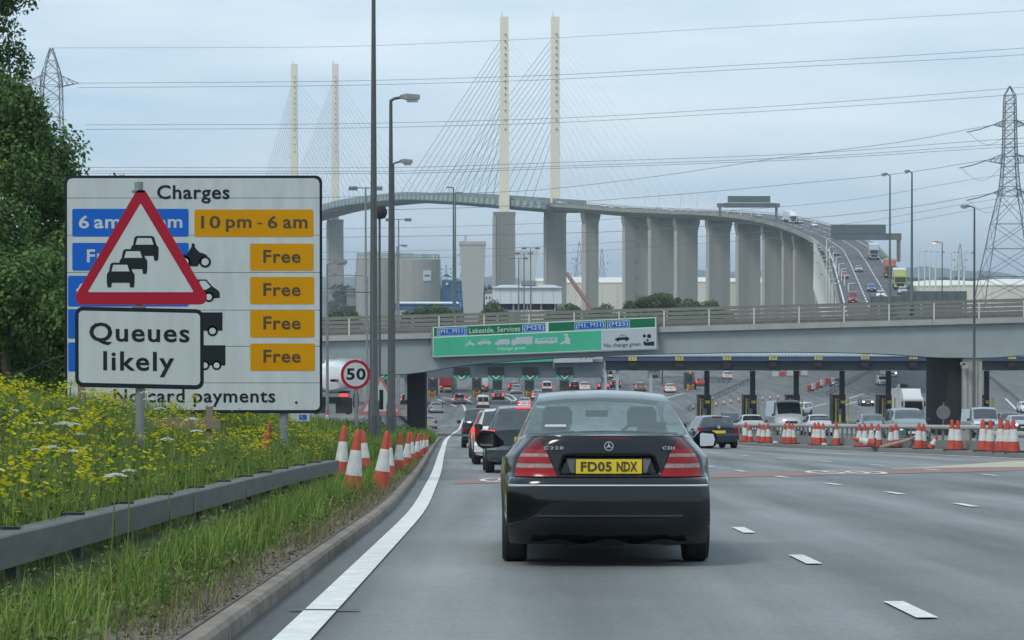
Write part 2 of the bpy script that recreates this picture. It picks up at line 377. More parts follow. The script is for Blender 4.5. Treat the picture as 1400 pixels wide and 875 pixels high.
d = -20.
while d < 143:
    ln = 1.83 if d > 0 else 4; e = d + ln - .022; m = MB(); w_ = .125
    r0 = [(KERB(d), d, G(d) - .1), (KERB(d) - .008, d, G(d) + .08), (KERB(d) - .03, d, G(d) + .105), (KERB(d) - w_, d, G(d) + .11), (KERB(d) - w_, d, G(d) - .1)]
    r1 = [(KERB(e), e, G(e) - .1), (KERB(e) - .008, e, G(e) + .08), (KERB(e) - .03, e, G(e) + .105), (KERB(e) - w_, e, G(e) + .11), (KERB(e) - w_, e, G(e) - .1)]
    obj('kerb_stone', m.loft([r0, r1]), KERBM, kerb_root); d += ln

# ------------------------------------------------------------------ guard rail along the verge (open box beam)
RAILM = M('rail_weathered', (.135, .135, .125), .75, .2, var=.22, scale=3, bump=.15, sc3=(3, .6, 3))
rail = thing('guard_rail', 'grey box-beam guard rail on short posts along the flowery verge', 'guard rail', (-3.1, 20, T(-3.1, 20)))
RX = lambda d: -3.1 + .15 * smooth((d - 34) / 10)
RZ = lambda d: G(d) + .45
d = -9.4
while d < 41:
    e = min(d + 4.76, 42.5); rings = []
    for q in lin(d, e, 5):
        x, z = RX(q), RZ(q); rings.append([(x, q, z), (x - .015, q, z + .012), (x - .19, q, z + .012), (x - .2, q, z), (x - .2, q, z - .19), (x - .13, q, z - .205), (x - .05, q, z - .205), (x, q, z - .195)])
    wpart('rail_beam', MB().loft(rings), RAILM, rail); d += 4.8
d = -8.
while d < 43:
    x, z = RX(d), RZ(d)
    wpart('post', MB().box((x - .12, d, z - .42), (.07, .1, .5)), GALVD, rail)
    wpart('rail_clip', MB().box((x - .15, d, z + .022), (.16, .07, .018)).box((x - .235, d, z + .005), (.03, .12, .05)), BLACK, rail); d += 2.4

# ------------------------------------------------------------------ right-hand barrier
bar = thing('parapet_barrier', 'weathered concrete barrier with dark balusters and pipe rail behind the traffic cones', 'barrier', (XR(100) + 1, 100, G(100)))
BX = lambda d: XR(d) + 1.25
KD = lin(40, 118, 40)
tag(obj('kerbed_strip', MB().grid(lambda d, u: (XR(d) + (.35, .36, 2.6, 2.62)[u], d, G(d) + (-.05, .15, .15, -.05)[u]), KD, [0, 1, 2, 3]), CONCD), kind='structure')
m = MB(); m.loft([[(BX(d), d, G(d) + .14), (BX(d) + .02, d, G(d) + .46), (BX(d) + .28, d, G(d) + .46), (BX(d) + .3, d, G(d) + .14)] for d in lin(79, 116, 20)])
wpart('plinth', m, CONCD, bar)
wpart('top_rail', MB().pipe([(BX(d) + .12, d, G(d) + .88) for d in lin(78, 116, 20)], .075, 8), CONC, bar)
m = MB(); d = 79.3
while d < 115.5:
    wpart('baluster', MB().box((BX(d) + .12, d, G(d) + .64), (.05, .16, .38)), GALVD, bar); d += .62
bar2 = thing('pipe_barrier', 'stout grey pipe rail on steel posts beside the widest traffic cones', 'barrier', (BX(70), 70, G(70)))
for a in lin(48, 78.4, 5)[:-1]:
    wpart('pipe_rail', MB().pipe([(BX(d) + .1, d, G(d) + .68) for d in lin(a, a + 7.55, 5)], .1, 8), CONC, bar2)
    for q in (a + 1.5, a + 5.4): wpart('post', MB().box((BX(q) + .14, q, G(q) + .4), (.09, .14, .52)), GALVD, bar2)
wpart('end_block', MB().box((BX(80.6) + .12, 80.6, G(80.6) + .45), (.35, .7, .62)), CONC, bar2)

# ------------------------------------------------------------------ overbridge
OD = 170.; OS = ppm(OD)
ob = thing('overbridge', 'grey steel plate-girder overbridge with railings crossing above the toll road', 'bridge', px(1299, 590, OD))
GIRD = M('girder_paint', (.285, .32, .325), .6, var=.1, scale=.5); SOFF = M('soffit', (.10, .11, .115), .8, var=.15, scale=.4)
topy = lambda x: 466.5 + (x - 445) * (441 - 466.5) / 955          # lower edge of the coping
coph = 7.5
boty = lambda x: 515 - 27 * smooth((x - 520) / 330) + 1.5 * smooth((x - 900) / 400) - 5 * smooth((x-1000)/300) * 0 if x > 520 else 515
boty2 = lambda x: (pchip([(200, 500), (445, 513), (545, 512), (640, 499), (760, 489.5), (900, 484), (1090, 481.5), (1200, 483.5), (1290, 489), (1345, 489.5), (1420, 484), (1700, 470)], x))
def oprof(x0, x1, fa, fb, off0, off1, step=25):
    m = MB(); P = lin(x0, x1, max(2, int((x1 - x0) / step)))
    m.loft([[px(x, fa(x), OD) + Vector((0, off0, 0)), px(x, fb(x), OD) + Vector((0, off0, 0)), px(x, fb(x), OD) + Vector((0, off1, 0)), px(x, fa(x), OD) + Vector((0, off1, 0))] for x in P]); return m
XO0, XO1 = 150, 1900
wpart('girder', oprof(XO0, XO1, lambda x: topy(x) + .3, boty2, .35, 10.6), GIRD, ob)
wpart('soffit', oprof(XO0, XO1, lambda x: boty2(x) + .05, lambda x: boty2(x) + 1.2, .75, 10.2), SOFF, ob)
for a in lin(XO0, XO1, 15)[:-1]: wpart('coping', oprof(a, a + 124.6, lambda x: topy(x) - coph, topy, 0, 11, 60), CONC, ob)
py = lambda x: topy(x) - coph
wpart('deck_road', oprof(XO0, XO1, lambda x: py(x) - .15, lambda x: py(x) + .3, .6, 10.4, 60), ASPH3, ob)
PM = M('parapet_rail', (.22, .22, .19), .6, .3, var=.15, scale=2); PML = M('parapet_post', (.55, .54, .48), .6, .1, var=.1, scale=4)
for side, off in ((0, .25), (1, 10.6)):
    for k, (h, t) in enumerate(((24, 2.8), (17.8, 2.4), (11.8, 2.4), (6, 2.4))):
        wpart('rail', oprof(XO0, XO1, lambda x: py(x) - h, lambda x: py(x) - h + t, off, off + .09, 60), PM, ob)
    x = XO0 + 19 + side * 17
    while x < XO1:
        a = px(x, py(x) - 22.5, OD); b = px(x, py(x) + .5, OD)
        if 380 < x < 1480 or side == 0: wpart('post', MB().box(((a.x + b.x) / 2, OD + off - .02 + side * .15, (a.z + b.z) / 2), (.11, .1, a.z - b.z)), PML, ob)
        x += 61.6
    wpart('mesh_infill', oprof(XO0, XO1, lambda x: py(x) - 4.5, lambda x: py(x) + .2, off + .03, off + .06, 60), GALVD, ob)
PIER = M('pier_concrete_shaded', (.022, .024, .026), .85, var=.2, scale=.4)  # near-black base colour holds the shadow under the deck
def opier(x0, x1, off, dep, ytop, mat, name='pier'):
    a = px(x0, ytop, OD); b = px(x1, ytop, OD); zb = G(OD) - .3
    return wpart(name, MB().box(((a.x + b.x) / 2, OD + off + dep / 2, (a.z + zb) / 2), (b.x - a.x, dep, a.z - zb)), mat, ob)
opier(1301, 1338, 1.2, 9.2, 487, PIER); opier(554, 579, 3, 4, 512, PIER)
p1 = opier(1319, 1345, .55, .6, 490, CONC, 'service_casing')
for q in (1325, 1332, 1339):
    a = px(q, 492, OD); sub('casing_rib', MB().box((a.x, OD + .53, (a.z + G(OD)) / 2), (.06, .05, a.z - G(OD) - .4)), GALV, p1, ob)
wpart('pier_sign_back', MB().cyl(px(1290, 564, 160), px(1290, 564, 160) + Vector((0, .04, 0)), 9.5 * 160 / F, n=24), GALVD, ob)
wpart('sign_post', MB().cyl(px(1290, 550, 160.1), px(1290, 600, 160.1), .05), GALVD, ob)
wpart('camera_housing', MB().box(px(1319, 500, OD), (.4, .5, .35)).box(px(1316, 497, OD) + Vector((0, -.1, 0)), (.3, .3, .2)), CONC, ob)

# big green direction sign on the overbridge
SGN_G = M('sign_green', (.008, .15, .06), .45, var=.06, scale=1, spec=.2); SGN_L = M('sign_light_green', (.045, .40, .23), .5, var=.1, scale=.5)
SGN_B = M('sign_blue', (.008, .11, .50), .45, var=.06, scale=1, spec=.2); SGN_W = M('sign_white', (.49, .53, .53), .5, var=.1, scale=1.6, sc3=(2.5, 2.5, .5)); SGN_Y = M('sign_amber', (.58, .265, .0), .5, var=.06, scale=1, spec=.15)
SGN_K = M('sign_black', (.012, .018, .024), .5, var=.1, scale=2, spec=.2); SGN_R = M('sign_red', (.36, .012, .03), .45, var=.08, scale=1, spec=.2); MINT = M('sign_pale_green', (.55, .68, .60), .5, var=.05)
SGN_S = M('sign_silver', (.42, .47, .50), .5, var=.06); SGN_GY = M('sign_grey', (.30, .31, .31), .55, .3, var=.1)
gs = thing('direction_sign', 'long green motorway toll sign with blue route patches hung on the overbridge', 'sign', px(744, 488, OD - .3))
def q4(xa, xb, ta, tb, ba, bb): return [(xa, ta), (xb, tb), (xb, bb), (xa, ba)]
sl_ = lambda x, y0: y0 + (x - 592) * (433.5 - 447) / 305         # rows on the sign run parallel to its top edge
sb_ = lambda x: 488 + (x - 592) * (476.5 - 488) / 305
DS = OD - .3
def sp(name, xa, xb, f0, f1, k, mat): return wpart(name, plate([(xa, f0(xa)), (xb, f0(xb)), (xb, f1(xb)), (xa, f1(xa))], DS - .006 * k, .005), mat, gs)
wpart('backing_frame', MB().prism([px(x, y, DS + .02) for x, y in ((589.5, 452), (592, 447.3), (898, 434), (899.5, 478), (591, 489))], (0, .16, 0)), SGN_GY, gs)
sp('border', 592, 897, lambda x: sl_(x, 447), sb_, 0, MINT)
sp('green_panel', 593.3, 746, lambda x: sl_(x, 448.3), lambda x: sl_(x, 460.3), 1, SGN_G)
sp('green_panel', 750, 895.5, lambda x: sl_(x, 448.3), lambda x: sl_(x, 460.3), 1, SGN_G)
sp('light_green_panel', 592.6, 822, lambda x: sl_(x, 462), lambda x: sb_(x) - 1, 1, SGN_L)
sp('silver_panel', 822.2, 896.3, lambda x: sl_(x, 462), lambda x: sb_(x) - .6, 1, SGN_S)
for xa, xb, s in ((597.5, 638.5, '(M1, M11)'), (714, 746.2, '(M25)'), (785.5, 828, '(M1, M11)'), (830.5, 861, '(M25)')):
    sp('patch_border', xa, xb, lambda x: sl_(x, 449.6), lambda x: sl_(x, 459.8), 2, MINT)
    p = sp('route_patch', xa + .6, xb - .6, lambda x: sl_(x, 450.2), lambda x: sl_(x, 459.2), 3, SGN_B)
    sub('lettering', text(s, xa + 2, xb - 2, sl_(xa, 451), sl_(xa, 458.8), DS - .03, .016, sl_(xb, 0) - sl_(xa, 0)), SGN_W, p, gs)
wpart('lettering', text('Lakeside, Services', 641.5, 711, sl_(641, 450.8), sl_(641, 459.2), DS - .012, .012, sl_(711, 0) - sl_(641, 0)), SGN_W, gs)
wpart('lettering', text('Change given', 680, 718, sl_(680, 478.7), sl_(680, 484), DS - .012, .008, sl_(718, 0) - sl_(680, 0)), MINT, gs)
wpart('lettering', text('No change given', 826, 875.5, sl_(826, 480), sl_(826, 487), DS - .012, .012, sl_(875, 0) - sl_(826, 0)), SGN_K, gs)
def pic(name, pts, ox, oy, s, mat, root, d, k=2, holes=(), sh=None, sy=None):
    sy = sy or s
    f = lambda x, y: (ox + x * s, oy - y * sy + ((sl_(ox + x * s, 0) - sl_(ox, 0)) if sh else 0))
    o = wpart(name, plate([f(x, y) for x, y in pts], d - .006 * k, .005), mat, root)
    for h, hm in holes: sub('cut_out', plate([f(x, y) for x, y in h], d - .006 * (k + 1), .005), hm, o, root)
    return o
def disc(cx, cy, r, n=14): return [(cx + r * math.cos(6.28318 * i / n), cy + r * math.sin(6.28318 * i / n)) for i in range(n)]
CAR = [(0, .3), (.02, .42), (.12, .52), (.26, .56), (.36, .8), (.5, .86), (.68, .8), (.8, .6), (.98, .48), (1, .3), (.9, .28), (.88, .2), (.8, .15), (.72, .2), (.7, .28), (.32, .28), (.3, .2), (.22, .15), (.14, .2), (.12, .28)]
CARW = [[(.3, .57), (.38, .76), (.5, .8), (.5, .57)], [(.54, .57), (.54, .8), (.66, .76), (.75, .57)]]
VAN = [(0, .2), (.02, .42), (.18, .5), (.24, .68), (.32, .72), (.98, .72), (1, .2), (.9, .2), (.86, .1), (.78, .1), (.74, .2), (.32, .2), (.28, .1), (.18, .1), (.14, .2)]
LOR = [(0, .15), (0, .4), (.06, .62), (.17, .64), (.17, .5), (.2, .5), (.2, .8), (1, .8), (1, .18), (.95, .16), (.92, .07), (.86, .07), (.83, .14), (.78, .07), (.72, .07), (.68, .16), (.2, .16), (.17, .06), (.1, .06), (.06, .14)]
BUS = [(.04, .16), (0, .3), (.02, .72), (.08, .78), (.98, .78), (1, .7), (1, .2), (.84, .18), (.8, .08), (.72, .08), (.68, .16), (.3, .16), (.27, .08), (.2, .08), (.16, .16)]
MOTO = [(0, .15), (.08, .3), (.25, .38), (.4, .62), (.45, .8), (.55, .72), (.62, .5), (.8, .42), (1, .25), (.95, .05), (.75, .05), (.7, .2), (.3, .18), (.2, .03), (.05, .03)]
PERS = [(0, 0), (.1, .15), (.5, .4), (.45, .62), (.6, .7), (.4, .78), (.38, .95), (.6, 1), (.78, .95), (.75, .72), (.95, .55), (1, .02), (.75, .02), (.5, .12)]
yo = lambda x, y: sl_(x, y)
pic('motorcycle_symbol', MOTO, 636, yo(636, 475.7), 13, SGN_S, gs, DS, sh=1, sy=11); pic('car_symbol', CAR, 652, yo(652, 476.5), 20, SGN_S, gs, DS, holes=[(h, SGN_L) for h in CARW], sh=1, sy=12)
pic('van_symbol', VAN, 676, yo(676, 477.5), 21, SGN_S, gs, DS, sh=1, sy=13); pic('lorry_symbol', LOR, 699, yo(699, 478), 29, SGN_S, gs, DS, sh=1, sy=15)
pic('bus_symbol', BUS, 731, yo(731, 478.2), 31, SGN_S, gs, DS, holes=[([(.13 + k * .21, .5), (.13 + k * .21, .68), (.29 + k * .21, .68), (.29 + k * .21, .5)], SGN_L) for k in range(4)], sh=1, sy=12)
pic('attendant_symbol', PERS, 765, yo(765, 479), 15, SGN_S, gs, DS, sh=1)
pic('car_symbol', CAR, 840.5, yo(840, 480), 20, SGN_K, gs, DS, holes=[(h, SGN_S) for h in CARW], sh=1, sy=13)
for cx, cy, r in ((881, 459.6 + 12.5, 2.3), (887.5, 459.9 + 12.7, 2.9), (885.3, 465 + 13, 1.7)): wpart('coin_symbol', plate([(cx + r * math.cos(a / 2), yo(cx, cy) + r * math.sin(a / 2)) for a in range(12)], DS - .012, .005), SGN_K, gs)
wpart('tray_symbol', plate([(879.5, yo(880, 480.5)), (881.5, yo(881, 478.5)), (883, yo(883, 481)), (894.5, yo(894, 480)), (894.5, yo(894, 486)), (883, yo(883, 485.6)), (880, yo(880, 484))], DS - .012, .005), SGN_K, gs)
wpart('bracket', MB().box(px(590.5, 456, DS) + Vector((0, .3, 0)), (.12, .5, .3)).box(px(590.5, 483, DS) + Vector((0, .3, 0)), (.12, .5, .3)), GALVD, gs)

# ------------------------------------------------------------------ toll canopies and booths
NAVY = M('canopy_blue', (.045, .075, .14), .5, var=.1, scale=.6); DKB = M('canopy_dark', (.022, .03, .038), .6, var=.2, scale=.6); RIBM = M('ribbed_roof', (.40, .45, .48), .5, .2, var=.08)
YEL = M('hazard_yellow', (.55, .43, .03), .6, var=.15, scale=3); BOOTH = M('booth_panel', (.05, .052, .052), .6, var=.3, scale=2); ORG = M('attenuator_orange', (.42, .17, .03), .6, var=.3, scale=4)
LED = M('green_led', (.02, .35, .22), .5, emit=.25)
RD = 285.
rc = thing('toll_canopy', 'dark blue toll canopy with ribbed roof edge and yellow lane numbers', 'canopy', px(1100, 580, RD))
def cbox(name, xa, xb, ya, yb, d, dep, mat, root):
    a = px(xa, ya, d); b = px(xb, yb, d); return wpart(name, MB().box(((a.x + b.x) / 2, d + dep / 2, (a.z + b.z) / 2), (b.x - a.x, dep, a.z - b.z)), mat, root)
cbox('fascia', 825, 1700, 486, 493.5, RD, .3, NAVY, rc)
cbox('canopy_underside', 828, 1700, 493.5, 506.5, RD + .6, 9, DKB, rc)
x = 822.
mr_ = MB()
while x < 1700:
    a = px(x, 482.5, RD + .4); mr_.box((a.x, RD + 1.6, a.z + .02), (.16, 3.2, .5)); x += 4.2
m = MB(); m.prism([px(822, 485.9, RD - .1), px(822, 480.5, RD + 1.6), px(1700, 480.5, RD + 1.6), px(1700, 485.9, RD - .1)], (0, 0, -.12)); rf = wpart('roof_edge', m, RIBM, rc)
x = 823.
while x < 1420:
    a = px(x, 485.2, RD - .12); b = px(x, 480.1, RD + 1.55); sub('roof_rib', MB().cyl(a, b, .06, n=4), RIBM, rf, rc); x += 4.25
NUMS = [(865, '27', 489.5), (929, '26', 489.2), (994, '25', 488.6), (1057, '24', 488.4), (1119, '23', 488.2), (1183, '22', 487.6), (1249, '21', 487.3), (1318, '20', 487), (1384, '19', 487)]
for x, s, y in NUMS:
    p = wpart('lane_number', plate([(x - 5.5, y - 3.6), (x + 5.5, y - 3.6), (x + 5.5, y + 3.6), (x - 5.5, y + 3.6)], RD - .05, .04), M('number_yellow', (.62, .5, .12), .5, var=.05), rc)
    sub('digits', text(s, x - 3.6, x + 3.6, y - 2.6, y + 2.6, RD - .06, -.004), SGN_K, p, rc)
    wpart('lane_signal', MB().box(px(x, 499, RD) + Vector((0, .2, 0)), (.9, .3, .55)), BLACK, rc)
for x in (826, 842, 888): cbox('support_post', x, x + 4, 493, 545 if x < 880 else 545, RD + 1, .35, RIBM, rc)
def booth(xc, d, label, root_name='toll_booth', sc=1.0, grp='toll booths under the dark blue canopy', small=False):
    p = px(xc, 0, d); g = G(d); t = thing(root_name, label, 'toll booth', (p.x, d, g), 0, grp)
    o = obj('island', MB().box((0, 3, .1), (1.9 * sc, 13, .2)), CONCD, t)
    obj('cabin', MB().box((0, 5.0, 1.75 if not small else 1.55), (1.5 * sc, 3.0, 3.1 if not small else 2.7)), BOOTH, t); obj('cabin_window', MB().box((0, 3.49, 2.0), (1.1 * sc, .03, .9)), M('booth_glass', (.03, .04, .045), .1, var=.1), t)
    for s in (-1, 1):
        obj('height_post', MB().box((s * .72 * sc, 1.0, 1.6), (.13, .13, 2.9)), YEL if not small else BOOTH, t)
        obj('bollard', MB().cyl((s * .45, -.6, .2), (s * .45, -.6, 1.2), .09), YEL, t)
    if not small:
        obj('yellow_sign', MB().box((.12 * sc, .95, 2.6), (.55 * sc, .06, .34)), YEL, t); obj('red_signal', MB().box((-.45, .9, 2.9), (.18, .1, .18)), M('signal_red', (.5, .02, .02), .4, emit=.3), t); obj('cable_box', MB().box((-.5, 1.3, 2.2), (.35, .3, .9)), GALVD, t); obj('machine', MB().box((-.2, 1.6, 1.0), (.45, .5, 1.6)), GALVD, t); obj('machine', MB().box((.3, 2.1, .9), (.4, .5, 1.4)), BLACK, t)
        obj('canopy_column', MB().cyl((.1, 1.8, .2), (.1, 1.8, 6.2), .32, n=10), DKB, t)
    else:
        obj('crash_cushion', MB().box((0, -1.4, .55), (.9, .9, .9)), ORG, t)
        for k in range(3): obj('hazard_stripe', MB().box((-.28 + .28 * k, -1.86, .55), (.09, .02, .85), ry=.5), BLACK, t)
        obj('booth_lamp', MB().box((0, .3, 3.1), (.3, .1, .5)), YEL, t)
    return t
for x, lb in ((967, 'under lane number twenty-six beside the small dark hatchback'), (1030, 'left of the tall white van'), (1090, 'right of the tall white van'), (1153, 'between the dark pickup and the silver saloon'), (1217, 'left of the motorhome'), (1352, 'right of the pale service casing')):
    booth(x, RD + 4, 'toll booth with yellow height posts ' + lb)
LD = 350.
lc = thing('toll_gantry', 'long slate grey gantry with black lane displays above the lorry toll lanes', 'gantry', px(690, 545, LD))
SLATE = M('gantry_slate', (.105, .13, .15), .6, var=.1, scale=.5)
cbox('beam', 380, 824, 495, 516.5, LD, 1.2, SLATE, lc); cbox('roof_edge', 380, 826, 491, 495, LD - .3, 9, GALV, lc)
for x in (470, 520, 568, 631, 678, 725, 772):
    q = cbox('lane_display', x - 11, x + 11, 502, 512.5, LD - .25, .2, BLACK, lc)
    sub('green_arrow', plate([(x - 11, 512.6), (x, 520.5), (x + 11, 512.6), (x + 11, 516), (x + 6, 519.5), (x - 6, 519.5), (x - 11, 516)], LD - .2, .05), LED, q, lc)
    sub('arrow_chevron', plate([(x - 6, 513.5), (x, 518.5), (x + 6, 513.5), (x + 4, 513.5), (x, 516.5), (x - 4, 513.5)], LD - .24, .03), MINT, q, lc)
for x in (553, 822): cbox('column', x, x + 4, 516, 547, LD + .5, .4, GALV, lc)
for x, lb in ((591, 'beside the red lorry'), (654 - 2.5, 'between the red and the white lorry'), (680, 'beside the white lorry'), (724, 'next to the queue of silver cars'), (772, 'behind the black saloon'), (520, 'behind the plain warning triangle'), (944, 'near the parked white saloon')):
    booth(x, 372 if x != 944 else 398, 'small toll booth with orange crash cushion ' + lb, sc=.9, grp='toll booths under the slate gantry', small=True)
s2 = thing('toll_lane_sign', 'green and silver lane sign half hidden below the overbridge girder', 'sign', px(750, 497, LD - 1.2))
wpart('green_panel', plate([(640, 485), (757, 482), (757, 494), (640, 498)], LD - 1, .08), SGN_L, s2); wpart('silver_panel', plate([(757.3, 482), (812, 480), (810, 495), (757.3, 496)], LD - 1, .08), SGN_S, s2)
wpart('lettering', text('No change given', 772, 812, 485.5, 490.5, LD - 1.02, .012), SGN_K, s2)
wpart('hanger', MB().box(px(757, 492, LD - .75), (.2, .4, 2.4)), GALVD, s2)

# ------------------------------------------------------------------ cable-stayed bridge and its approach viaduct
PX_ = [(380, 58), (450, 66.5), (560, 79.5), (650, 90), (720, 97), (780, 99.5), (835, 96), (900, 84), (1010, 50), (1130, 9), (1350, -56), (1565, -120), (2000, -262)]
PZ_ = [(380, -5), (450, -1.6), (560, 4.2), (650, 9.0), (720, 13.2), (780, 17.6), (835, 22.8), (900, 28.0), (1010, 33.5), (1065, 36.9), (1130, 40.8), (1240, 47.2), (1350, 51.8), (1460, 52.8), (1565, 50.4), (2000, 20)]
def PC(d): return Vector((pchip(PX_, d), d, CZ + pchip(PZ_, d)))
def PN(d):
    t = PC(min(d + 4, 2000)) - PC(d - 4 if d > 384 else d); t.z = 0; t.normalize(); return Vector((t.y, -t.x, 0)), t    # right-hand normal, tangent
VC = M('viaduct_concrete', (.30, .295, .265), .85, var=.2, scale=.28, sc3=(1, 1, .07)); VCL = M('viaduct_concrete_lit', (.42, .40, .355), .85, var=.08, scale=.1)  # second one is a paler copy with sunlight put into its colour
CREAM = M('pylon_cream', (.86, .78, .62), .6, var=.03, scale=.05); DKGR = M('deck_green', (.20, .27, .25), .6, var=.2, scale=.15); DECKB = M('deck_underside', (.085, .12, .14), .7, var=.15, scale=.1); CAB = M('stay_cable', (.36, .40, .43), .5, .2, var=.05); PIERM = M('river_pier_concrete', (.27, .265, .245), .85, var=.2, scale=.2, sc3=(1, 1, .07))
via = thing('approach_viaduct', 'long curving concrete viaduct on tall piers climbing to the cable-stayed bridge', 'viaduct', (*PC(700).xy, 9))
HWV = 7.6
dd = lin(385, 1085, 90)
def sweep(ds, sec):
    m = MB(); rings = []
    for d in ds:
        c = PC(d); n, t = PN(d); rings.append([c + n * a + Vector((0, 0, b)) for a, b in sec])
    return m.loft(rings)
wpart('deck', sweep(dd, [(-HWV, 0), (HWV, 0), (HWV, -.7), (4.2, -2.6), (-4.2, -2.6), (-HWV, -.7)]), VC, via)
rs = wpart('road_surface', sweep(dd, [(-HWV + .6, .02), (HWV - .6, .02), (HWV - .6, .05), (-HWV + .6, .05)]), ASPH3, via)
for off, full in ((-6.4, 1), (-2.3, 0), (1.8, 0), (6.0, 1)):
    if full: sub('edge_line', sweep(dd, [(off - .14, .055), (off + .14, .055), (off + .14, .06), (off - .14, .06)]), PAINT, rs, via)
    else:
        q = 420.
        while q < 900: sub('lane_dash', sweep(lin(q, q + 5.5, 3), [(off - .13, .055), (off + .13, .055), (off + .13, .06), (off - .13, .06)]), PAINT, rs, via); q += 9
for s in (-1, 1):
    wpart('parapet', sweep(dd, [(s * HWV, 0), (s * (HWV - .3), 0), (s * (HWV - .3), .55), (s * HWV, .55)]), CONCD if s > 0 else VC, via)
    for h in (.85, 1.15): wpart('parapet_rail', sweep(dd, [(s * (HWV - .1), h), (s * (HWV - .2), h), (s * (HWV - .2), h + .1), (s * (HWV - .1), h + .1)]), GALVD, via)
def xtod(x):
    lo, hi = 785., 1560.
    for _ in range(50):
        m = (lo + hi) / 2; xx = CX + PC(m).x * F / m
        if xx > x: lo = m
        else: hi = m
    return lo
def vpier(d, wd=7.6, th=3.2, mat=None, lat=0):
    c = PC(d); n, t = PN(d); zt = c.z - 2.4; zb = 4.; c = c + n * lat
    f = lambda a, b, z: Vector((c.x + n.x * a + t.x * b, c.y + n.y * a + t.y * b, z)); h = wd / 2; k = th / 2
    rings = [[f(-h, -k, z), f(h, -k, z), f(h, k, z), f(-h, k, z)] for z in (zb, zt - 5)] + [[f(-h - .7, -k, z), f(h + .9, -k, z), f(h + .9, k, z), f(-h - .7, k, z)] for z in (zt - 1.6, zt - .05)]
    p = wpart('pier', MB().loft(rings), mat or VC, via)
    sub('pier_lit_edge', MB().loft([[f(-h - .25, -k - .02, z), f(-h + .002, -k - .02, z), f(-h + .002, k + .02, z), f(-h - .25, k + .02, z)] for z in (zb, zt - 5.1)]), VCL, p, via)  # paler strip paints the sunlit left side onto the pier
    return p
for x in (807,): vpier(xtod(x), 5.6, 5)
for x, w_ in ((870, 10.6), (905, 10.2), (938, 8.4), (982, 8.2), (1023, 8.2), (1060, 8.4), (1087, 8.2), (1103, 8.2)): vpier(xtod(x), w_)
for d in (770, 742, 712, 684, 655, 625, 592, 560): vpier(d, 7.6, 3, None, -1.5)
# end pier with zigzag stair ladder
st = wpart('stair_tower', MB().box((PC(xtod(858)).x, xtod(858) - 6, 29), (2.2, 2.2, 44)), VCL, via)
q = PC(xtod(864)); zz = [Vector((q.x + (1.8 if i % 2 else -1.2), xtod(864) - 6.5, 14 + i * 3.4)) for i in range(13)]
wpart('zigzag_stair', MB().pipe(zz, .28, 4), GALV, via)
br = thing('cable_stayed_bridge', 'cable-stayed bridge with four tall cream pylons and a thin arching deck', 'bridge', (*PC(1130).xy, 5))
d2 = lin(1086, 2000, 70)
HWB = 9.3
wpart('deck', sweep(d2, [(-HWB, 0), (HWB, 0), (HWB, -1.6), (HWB - 1.5, -3.4), (-HWB + 1.5, -3.4), (-HWB, -1.6)]), DECKB, br)
wpart('road_surface', sweep(d2, [(-HWB + .6, .03), (HWB - .6, .03), (HWB - .6, .08), (-HWB + .6, .08)]), ASPH3, br)
for s in (-1, 1):
    wpart('wind_screen', sweep(d2, [(s * HWB, .1), (s * (HWB - .15), .1), (s * (HWB - .15), 2.2), (s * HWB, 2.2)]), DKGR, br)
    wpart('edge_girder', sweep(d2, [(s * (HWB + .05), -1.9), (s * (HWB + .5), -1.9), (s * (HWB + .5), .2), (s * (HWB + .05), .2)]), DKGR, br)
q = 1092.
gm = M('girder_bracket', (.33, .40, .38), .6, var=.15, scale=.3)
while q < 1640:
    c = PC(q); n, t = PN(q); p = c - n * (HWB + .75); wpart('bracket', MB().box(p + Vector((0, 0, -.2)), (1.0, 4.2, 2.6), rz=math.atan2(-t.x, t.y)), gm, br); q += 9.0
LEGS = []
for dp, xl, xr, ytop, yend in ((1130, 689.5, 759, 24, 293), (1565, 402.5, 458.5, 88, 305)):
    n, t = PN(dp)
    for sgn, xx in ((-1, xl), (1, xr)):
        dl = dp + (n.y * 11 * sgn); s = ppm(dl)
        base = px(xx, yend, dl); zt = px(xx, ytop, dl).z; zd = PC(dp).z
        r = lambda z, a, b: [(base.x + u * a, dl + v * b, z) for u, v in ((-1, -1), (1, -1), (1, 1), (-1, 1))]
        wp = 2.15
        pyl = wpart('pylon', MB().loft([r(zd - 5, wp + .2, 3), r(zd + 25, wp, 2.8), r(zt, wp - .25, 2.4)]), CREAM, br)
        hpier = wpart('pier', MB().loft([r(0, 5.2, 4.5), r(zd - 6.5, 4.9, 4.2), r(zd - 4.4, 5.2, 4.4)]), PIERM, br)
        sub('pier_lit_edge', MB().box((base.x - 4.6, dl - 4.45, (zd - 5) / 2), (1.5, .5, zd - 8)), VCL, hpier, br)  # sunlit left edge of the river pier, painted as a paler strip
        for k in range(14):
            za = zt - 8 - k * (zt - zd) * .036 - (k > 10) * (k - 10) * 1.2
            sub('anchor_hatch', MB().box((base.x + .5, dl - 2.95, za), (.55, .5, .7)), GALVD, pyl, br)
            LEGS.append((Vector((base.x, dl, za)), dp, sgn, k))
        sub('mast_tip', MB().cyl((base.x - 1, dl, zt), (base.x - 1, dl, zt + 2.2), .12), GALVD, pyl, br)
for a, dp, sgn, k in LEGS:
    for dirn in (-1, 1):
        span = (215 if dirn * (1 if dp == 1130 else -1) > 0 else 175) - k * (14.2 if dirn * (1 if dp == 1130 else -1) > 0 else 11.4)
        q = dp + dirn * span * .955
        if q < 960 or q > 1990: q = max(962, min(1988, q))
        c = PC(q); n, t = PN(q); e = c + n * (sgn * (HWB + .2)); wpart('stay_cable', MB().cyl(a, e, (.13 if dirn > 0 else .05) if dp == 1130 else (.1 if dirn > 0 else .13), n=4, caps=False), CAB, br)

